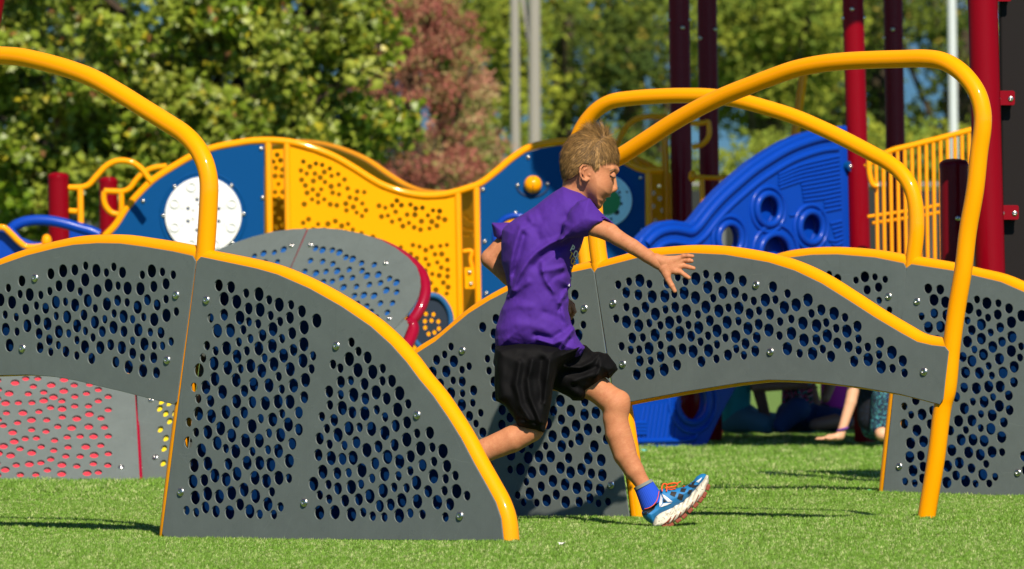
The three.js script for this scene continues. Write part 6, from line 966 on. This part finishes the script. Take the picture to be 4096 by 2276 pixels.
{ // two weathered wooden poles with a brace, a pale lamp pole and the fence
  const wood = new THREE.MeshStandardMaterial({ color: rgb(0.27, 0.255, 0.22), roughness: 0.9, bumpMap: barkMap, bumpScale: 0.004 });
  const pole = (name, label, x0, x1, depth, r, mat) => { const b = at(x1, 1215, depth), t = at(x0, -300, depth); b.y = -0.05; const g = thing(name, label, 'pole', b); part('shaft', rod(V(0, 0, 0), t.clone().sub(b), r, 16, r * 0.9), mat, g); return [g, b]; };
  const [g1, b1] = pole('utility_pole', 'thinner weathered wooden pole, left one of the pair', 2056, 2068, 83, 0.062, wood), [g2, b2] = pole('utility_pole', 'thicker weathered wooden pole with a brace, right one of the pair', 2136, 2142, 85, 0.084, wood);
  part('brace', rod(at(2082, -60, 85.3).sub(b2), at(2122, 170, 85).sub(b2), 0.04, 10), wood, g2);
  pole('lamp_pole', 'pale grey slender lamp pole beside the thick red post', 3803, 3826, 84, 0.058, new THREE.MeshStandardMaterial({ color: rgb(0.55, 0.6, 0.6), roughness: 0.5 }));
  const f = thing('chain_fence', 'dark screened fence along the far side of the lawn', 'fence', V(0, 0, -72)), steel = new THREE.MeshStandardMaterial({ color: rgb(0.2, 0.21, 0.2), roughness: 0.6, metalness: 0.5 });
  for (let x = -9; x <= 9; x += 2.25) part('fence_post', rod(V(x, -0.05, 0), V(x, 1.95, 0), 0.03, 8), steel, f);
  part('top_rail', rod(V(-9, 1.9, 0), V(9, 1.9, 0), 0.025, 8), steel, f);
  const screen = new THREE.MeshStandardMaterial({ color: rgb(0.018, 0.022, 0.02), roughness: 0.95 });
  for (let x = -9; x < 9; x += 2.25) part('screen', new RoundedBoxGeometry(2.2, 1.78, 0.012, 1, 0.004).translate(x + 1.125, 0.96, 0), screen, f);
}
// ---------------------------------------------------------------- children sitting in the shade of the platform
{
  const SKIN_D = rgb(0.24, 0.125, 0.08), SKIN_L = rgb(0.68, 0.365, 0.215);
  const cloth = (r, g, b, map) => new THREE.MeshStandardMaterial({ color: rgb(r, g, b), roughness: 0.85, map: map ?? null });
  const floral = canvasNoise(128, 128, (x, y) => { const a = tileNoise(x, y, 10, 11), b = tileNoise(x, y, 10, 14); return a > 0.22 ? [225, 60, 140] : b > 0.25 ? [60, 170, 180] : [12, 12, 20]; }, true);
  const denim = canvasNoise(128, 128, (x, y) => { const a = tileNoise(x, y, 9, 21), b = tileNoise(x, y, 12, 24); return a > 0.25 ? [70, 150, 160] : b > 0.25 ? [40, 80, 50] : [16, 30, 66]; }, true);
  floral.repeat.set(9, 9); denim.repeat.set(8, 8);
  // pose: joints in metres from the seat, x to the right, z towards the camera
  function kid(label, px, py, depth, p) {
    const o = at(px, py, depth), t = thing('person', label, 'person', o);
    const L = (list) => list.map(([x, y, z, r]) => [V(x, y, z), r]);
    const skin = [limb(L(p.armA)), limb(L(p.armB)), limb(L(p.legA)), limb(L(p.legB)), limb(L([[p.neck[0] * 0.9, p.neck[1] - 0.2, p.neck[2], 0.06], [...p.neck, 0.035], [...p.head, 0.05]])), ball(V(...p.head), 0.088), ball(V(p.head[0], p.head[1] - 0.055, p.head[2] + 0.03), 0.055)];
    for (const h of p.hands ?? []) { const [x, y, z, dx, dz] = h; skin.push(cone(V(x, y, z), V(x + dx * 0.055, y - 0.004, z + dz * 0.055), 0.017, 0.015)); for (let k = 0; k < 5; k++) { const a = (k - 2) * 0.3, c = Math.cos(a), s = Math.sin(a), ex = dx * c - dz * s, ez = dx * s + dz * c, l = k === 0 || k === 4 ? 0.085 : 0.115; skin.push(cone(V(x + ex * 0.045, y - 0.004, z + ez * 0.045), V(x + ex * l, y - 0.009, z + ez * l), 0.0085, 0.0065)); } }
    part('body', sdfMesh(union(skin, 0.008), V(-0.55, -0.03, -0.4), V(0.55, 0.82, 0.4), 0.0095), new THREE.MeshPhysicalMaterial({ color: p.skin, roughness: 0.55 }), t);
    part('top', sdfMesh(union([limb(L(p.torso), 0.02), limb(L(p.armA.slice(0, 2).map(([x, y, z, r]) => [x, y, z, r + 0.012]))), limb(L(p.armB.slice(0, 2).map(([x, y, z, r]) => [x, y, z, r + 0.012])))], 0.03), V(-0.45, -0.02, -0.35), V(0.45, 0.7, 0.35), 0.011), p.top, t);
    part('trousers', sdfMesh(union([limb(L(p.legA.slice(0, 4).map(([x, y, z, r]) => [x, y, z, r + 0.012]))), limb(L(p.legB.slice(0, 3).map(([x, y, z, r]) => [x, y, z, r + 0.012]))), cone(V(-0.03, 0.07, 0), V(0.03, 0.07, 0), 0.07, 0.07)], 0.02), V(-0.55, -0.02, -0.4), V(0.55, 0.45, 0.45), 0.011), p.pants, t);
    part('hair', sdfMesh((x, y, z) => smax(Math.hypot(x - p.head[0], (y - p.head[1] - 0.01) * 0.95, z - p.head[2]) - 0.099, (z - p.head[2]) - 0.045 - Math.max(0, y - p.head[1]) * 0.8, 0.01) - 0.003 * noise3(x * 60, y * 60, z * 60), V(p.head[0] - 0.13, p.head[1] - 0.13, p.head[2] - 0.13), V(p.head[0] + 0.13, p.head[1] + 0.14, p.head[2] + 0.13), 0.009), cloth(0.02, 0.013, 0.01), t);
    return t;
  }
  const seated = { torso: [[0, 0.09, 0, 0.075], [0, 0.25, -0.02, 0.07], [0, 0.4, -0.02, 0.066]], neck: [0, 0.47, -0.01], head: [0, 0.6, 0.0] };
  kid('child in a teal shirt leaning on one arm under the platform', 2945, 1728, 31.2, { ...seated, skin: SKIN_D, top: cloth(0.05, 0.6, 0.66), pants: cloth(0.1, 0.3, 0.42),
    torso: [[-0.02, 0.09, 0, 0.085], [-0.01, 0.25, 0, 0.08], [0.0, 0.4, 0, 0.07]], armA: [[0.04, 0.4, 0.03, 0.034], [0.09, 0.24, 0.06, 0.03], [0.14, 0.04, 0.09, 0.024]], armB: [[-0.08, 0.4, -0.03, 0.034], [-0.13, 0.25, 0.02, 0.028], [-0.1, 0.1, 0.12, 0.022]], legA: [[0.03, 0.06, -0.02, 0.05], [0.16, 0.045, -0.04, 0.034], [0.22, 0.04, -0.04, 0.032], [0.34, 0.03, -0.02, 0.026]], legB: [[0.0, 0.06, 0.03, 0.05], [0.1, 0.045, 0.1, 0.034], [0.14, 0.035, 0.12, 0.032], [0.28, 0.028, 0.05, 0.026]], hands: [[0.14, 0.025, 0.09, 0.8, 0.5]] });
  kid('child in a floral top sitting with knees drawn up under the platform', 3190, 1722, 31.0, { ...seated, skin: SKIN_D, top: cloth(1, 1, 1, floral), pants: cloth(0.015, 0.05, 0.16),
    armA: [[-0.07, 0.4, 0.04, 0.034], [-0.12, 0.24, 0.12, 0.03], [-0.2, 0.2, 0.16, 0.023], [-0.02, 0.21, 0.22, 0.02]], armB: [[0.09, 0.4, 0.02, 0.034], [0.17, 0.27, 0.06, 0.028], [0.12, 0.15, 0.15, 0.022]], legA: [[-0.03, 0.07, 0.03, 0.05], [-0.01, 0.1, 0.14, 0.042], [0.0, 0.1, 0.18, 0.042], [-0.08, 0.03, 0.16, 0.028]], legB: [[0.06, 0.06, 0.0, 0.05], [0.17, 0.055, 0.08, 0.04], [0.2, 0.05, 0.1, 0.036], [0.07, 0.03, 0.2, 0.028]], hands: [[-0.02, 0.21, 0.22, 0.8, 0.4]] });
  kid('child in a magenta shirt sitting by the red post under the platform', 3345, 1716, 31.4, { ...seated, skin: SKIN_D, top: cloth(0.55, 0.03, 0.42), pants: cloth(0.008, 0.016, 0.05),
    torso: [[0, 0.09, 0, 0.075], [0, 0.25, 0, 0.072], [0, 0.42, 0, 0.07]], armA: [[-0.1, 0.4, 0.03, 0.034], [-0.14, 0.25, 0.08, 0.03], [-0.1, 0.12, 0.16, 0.022]], armB: [[0.11, 0.4, 0, 0.034], [0.15, 0.24, 0.05, 0.028], [0.12, 0.1, 0.12, 0.022]], legA: [[-0.04, 0.06, 0.02, 0.05], [-0.12, 0.05, 0.1, 0.038], [-0.15, 0.045, 0.12, 0.034], [-0.02, 0.03, 0.18, 0.028]], legB: [[0.05, 0.06, 0.02, 0.05], [0.15, 0.05, 0.1, 0.038], [0.17, 0.045, 0.12, 0.034], [0.04, 0.03, 0.2, 0.028]] });
  const last = kid('child in patterned blue leggings resting one bare arm on the grass', 3530, 1762, 29.6, { ...seated, skin: SKIN_L, top: cloth(0.02, 0.05, 0.12, denim), pants: cloth(1, 1, 1, denim),
    torso: [[-0.02, 0.1, 0, 0.09], [-0.03, 0.28, 0, 0.085], [-0.03, 0.42, 0.02, 0.08]], armA: [[-0.08, 0.4, 0.06, 0.034], [-0.12, 0.29, 0.1, 0.029], [-0.145, 0.17, 0.12, 0.0255], [-0.19, 0.03, 0.14, 0.0185]], armB: [[0.07, 0.4, 0, 0.034], [0.16, 0.26, 0.06, 0.028], [0.12, 0.12, 0.14, 0.022]], legA: [[0.0, 0.08, 0.02, 0.06], [0.01, 0.2, 0.08, 0.05], [0.01, 0.19, 0.1, 0.05], [-0.01, 0.06, 0.1, 0.04], [-0.01, 0.03, 0.14, 0.03]], legB: [[0.07, 0.08, 0.0, 0.066], [0.25, 0.09, 0.1, 0.05], [0.28, 0.07, 0.12, 0.046], [0.1, 0.04, 0.2, 0.036]], hands: [[-0.19, 0.02, 0.14, -0.95, 0.25]] });
  const band = part('bracelet', new THREE.TorusGeometry(0.0215, 0.006, 8, 24), cloth(0.12, 0.03, 0.24), last, 'purple bracelet'); band.position.set(-0.182, 0.052, 0.137); band.rotation.set(Math.PI / 2, 0.3, 0);
}
scene.traverse((o) => { if (o.isMesh) { o.castShadow = true; o.receiveShadow = true; } });
renderer.render(scene, camera);
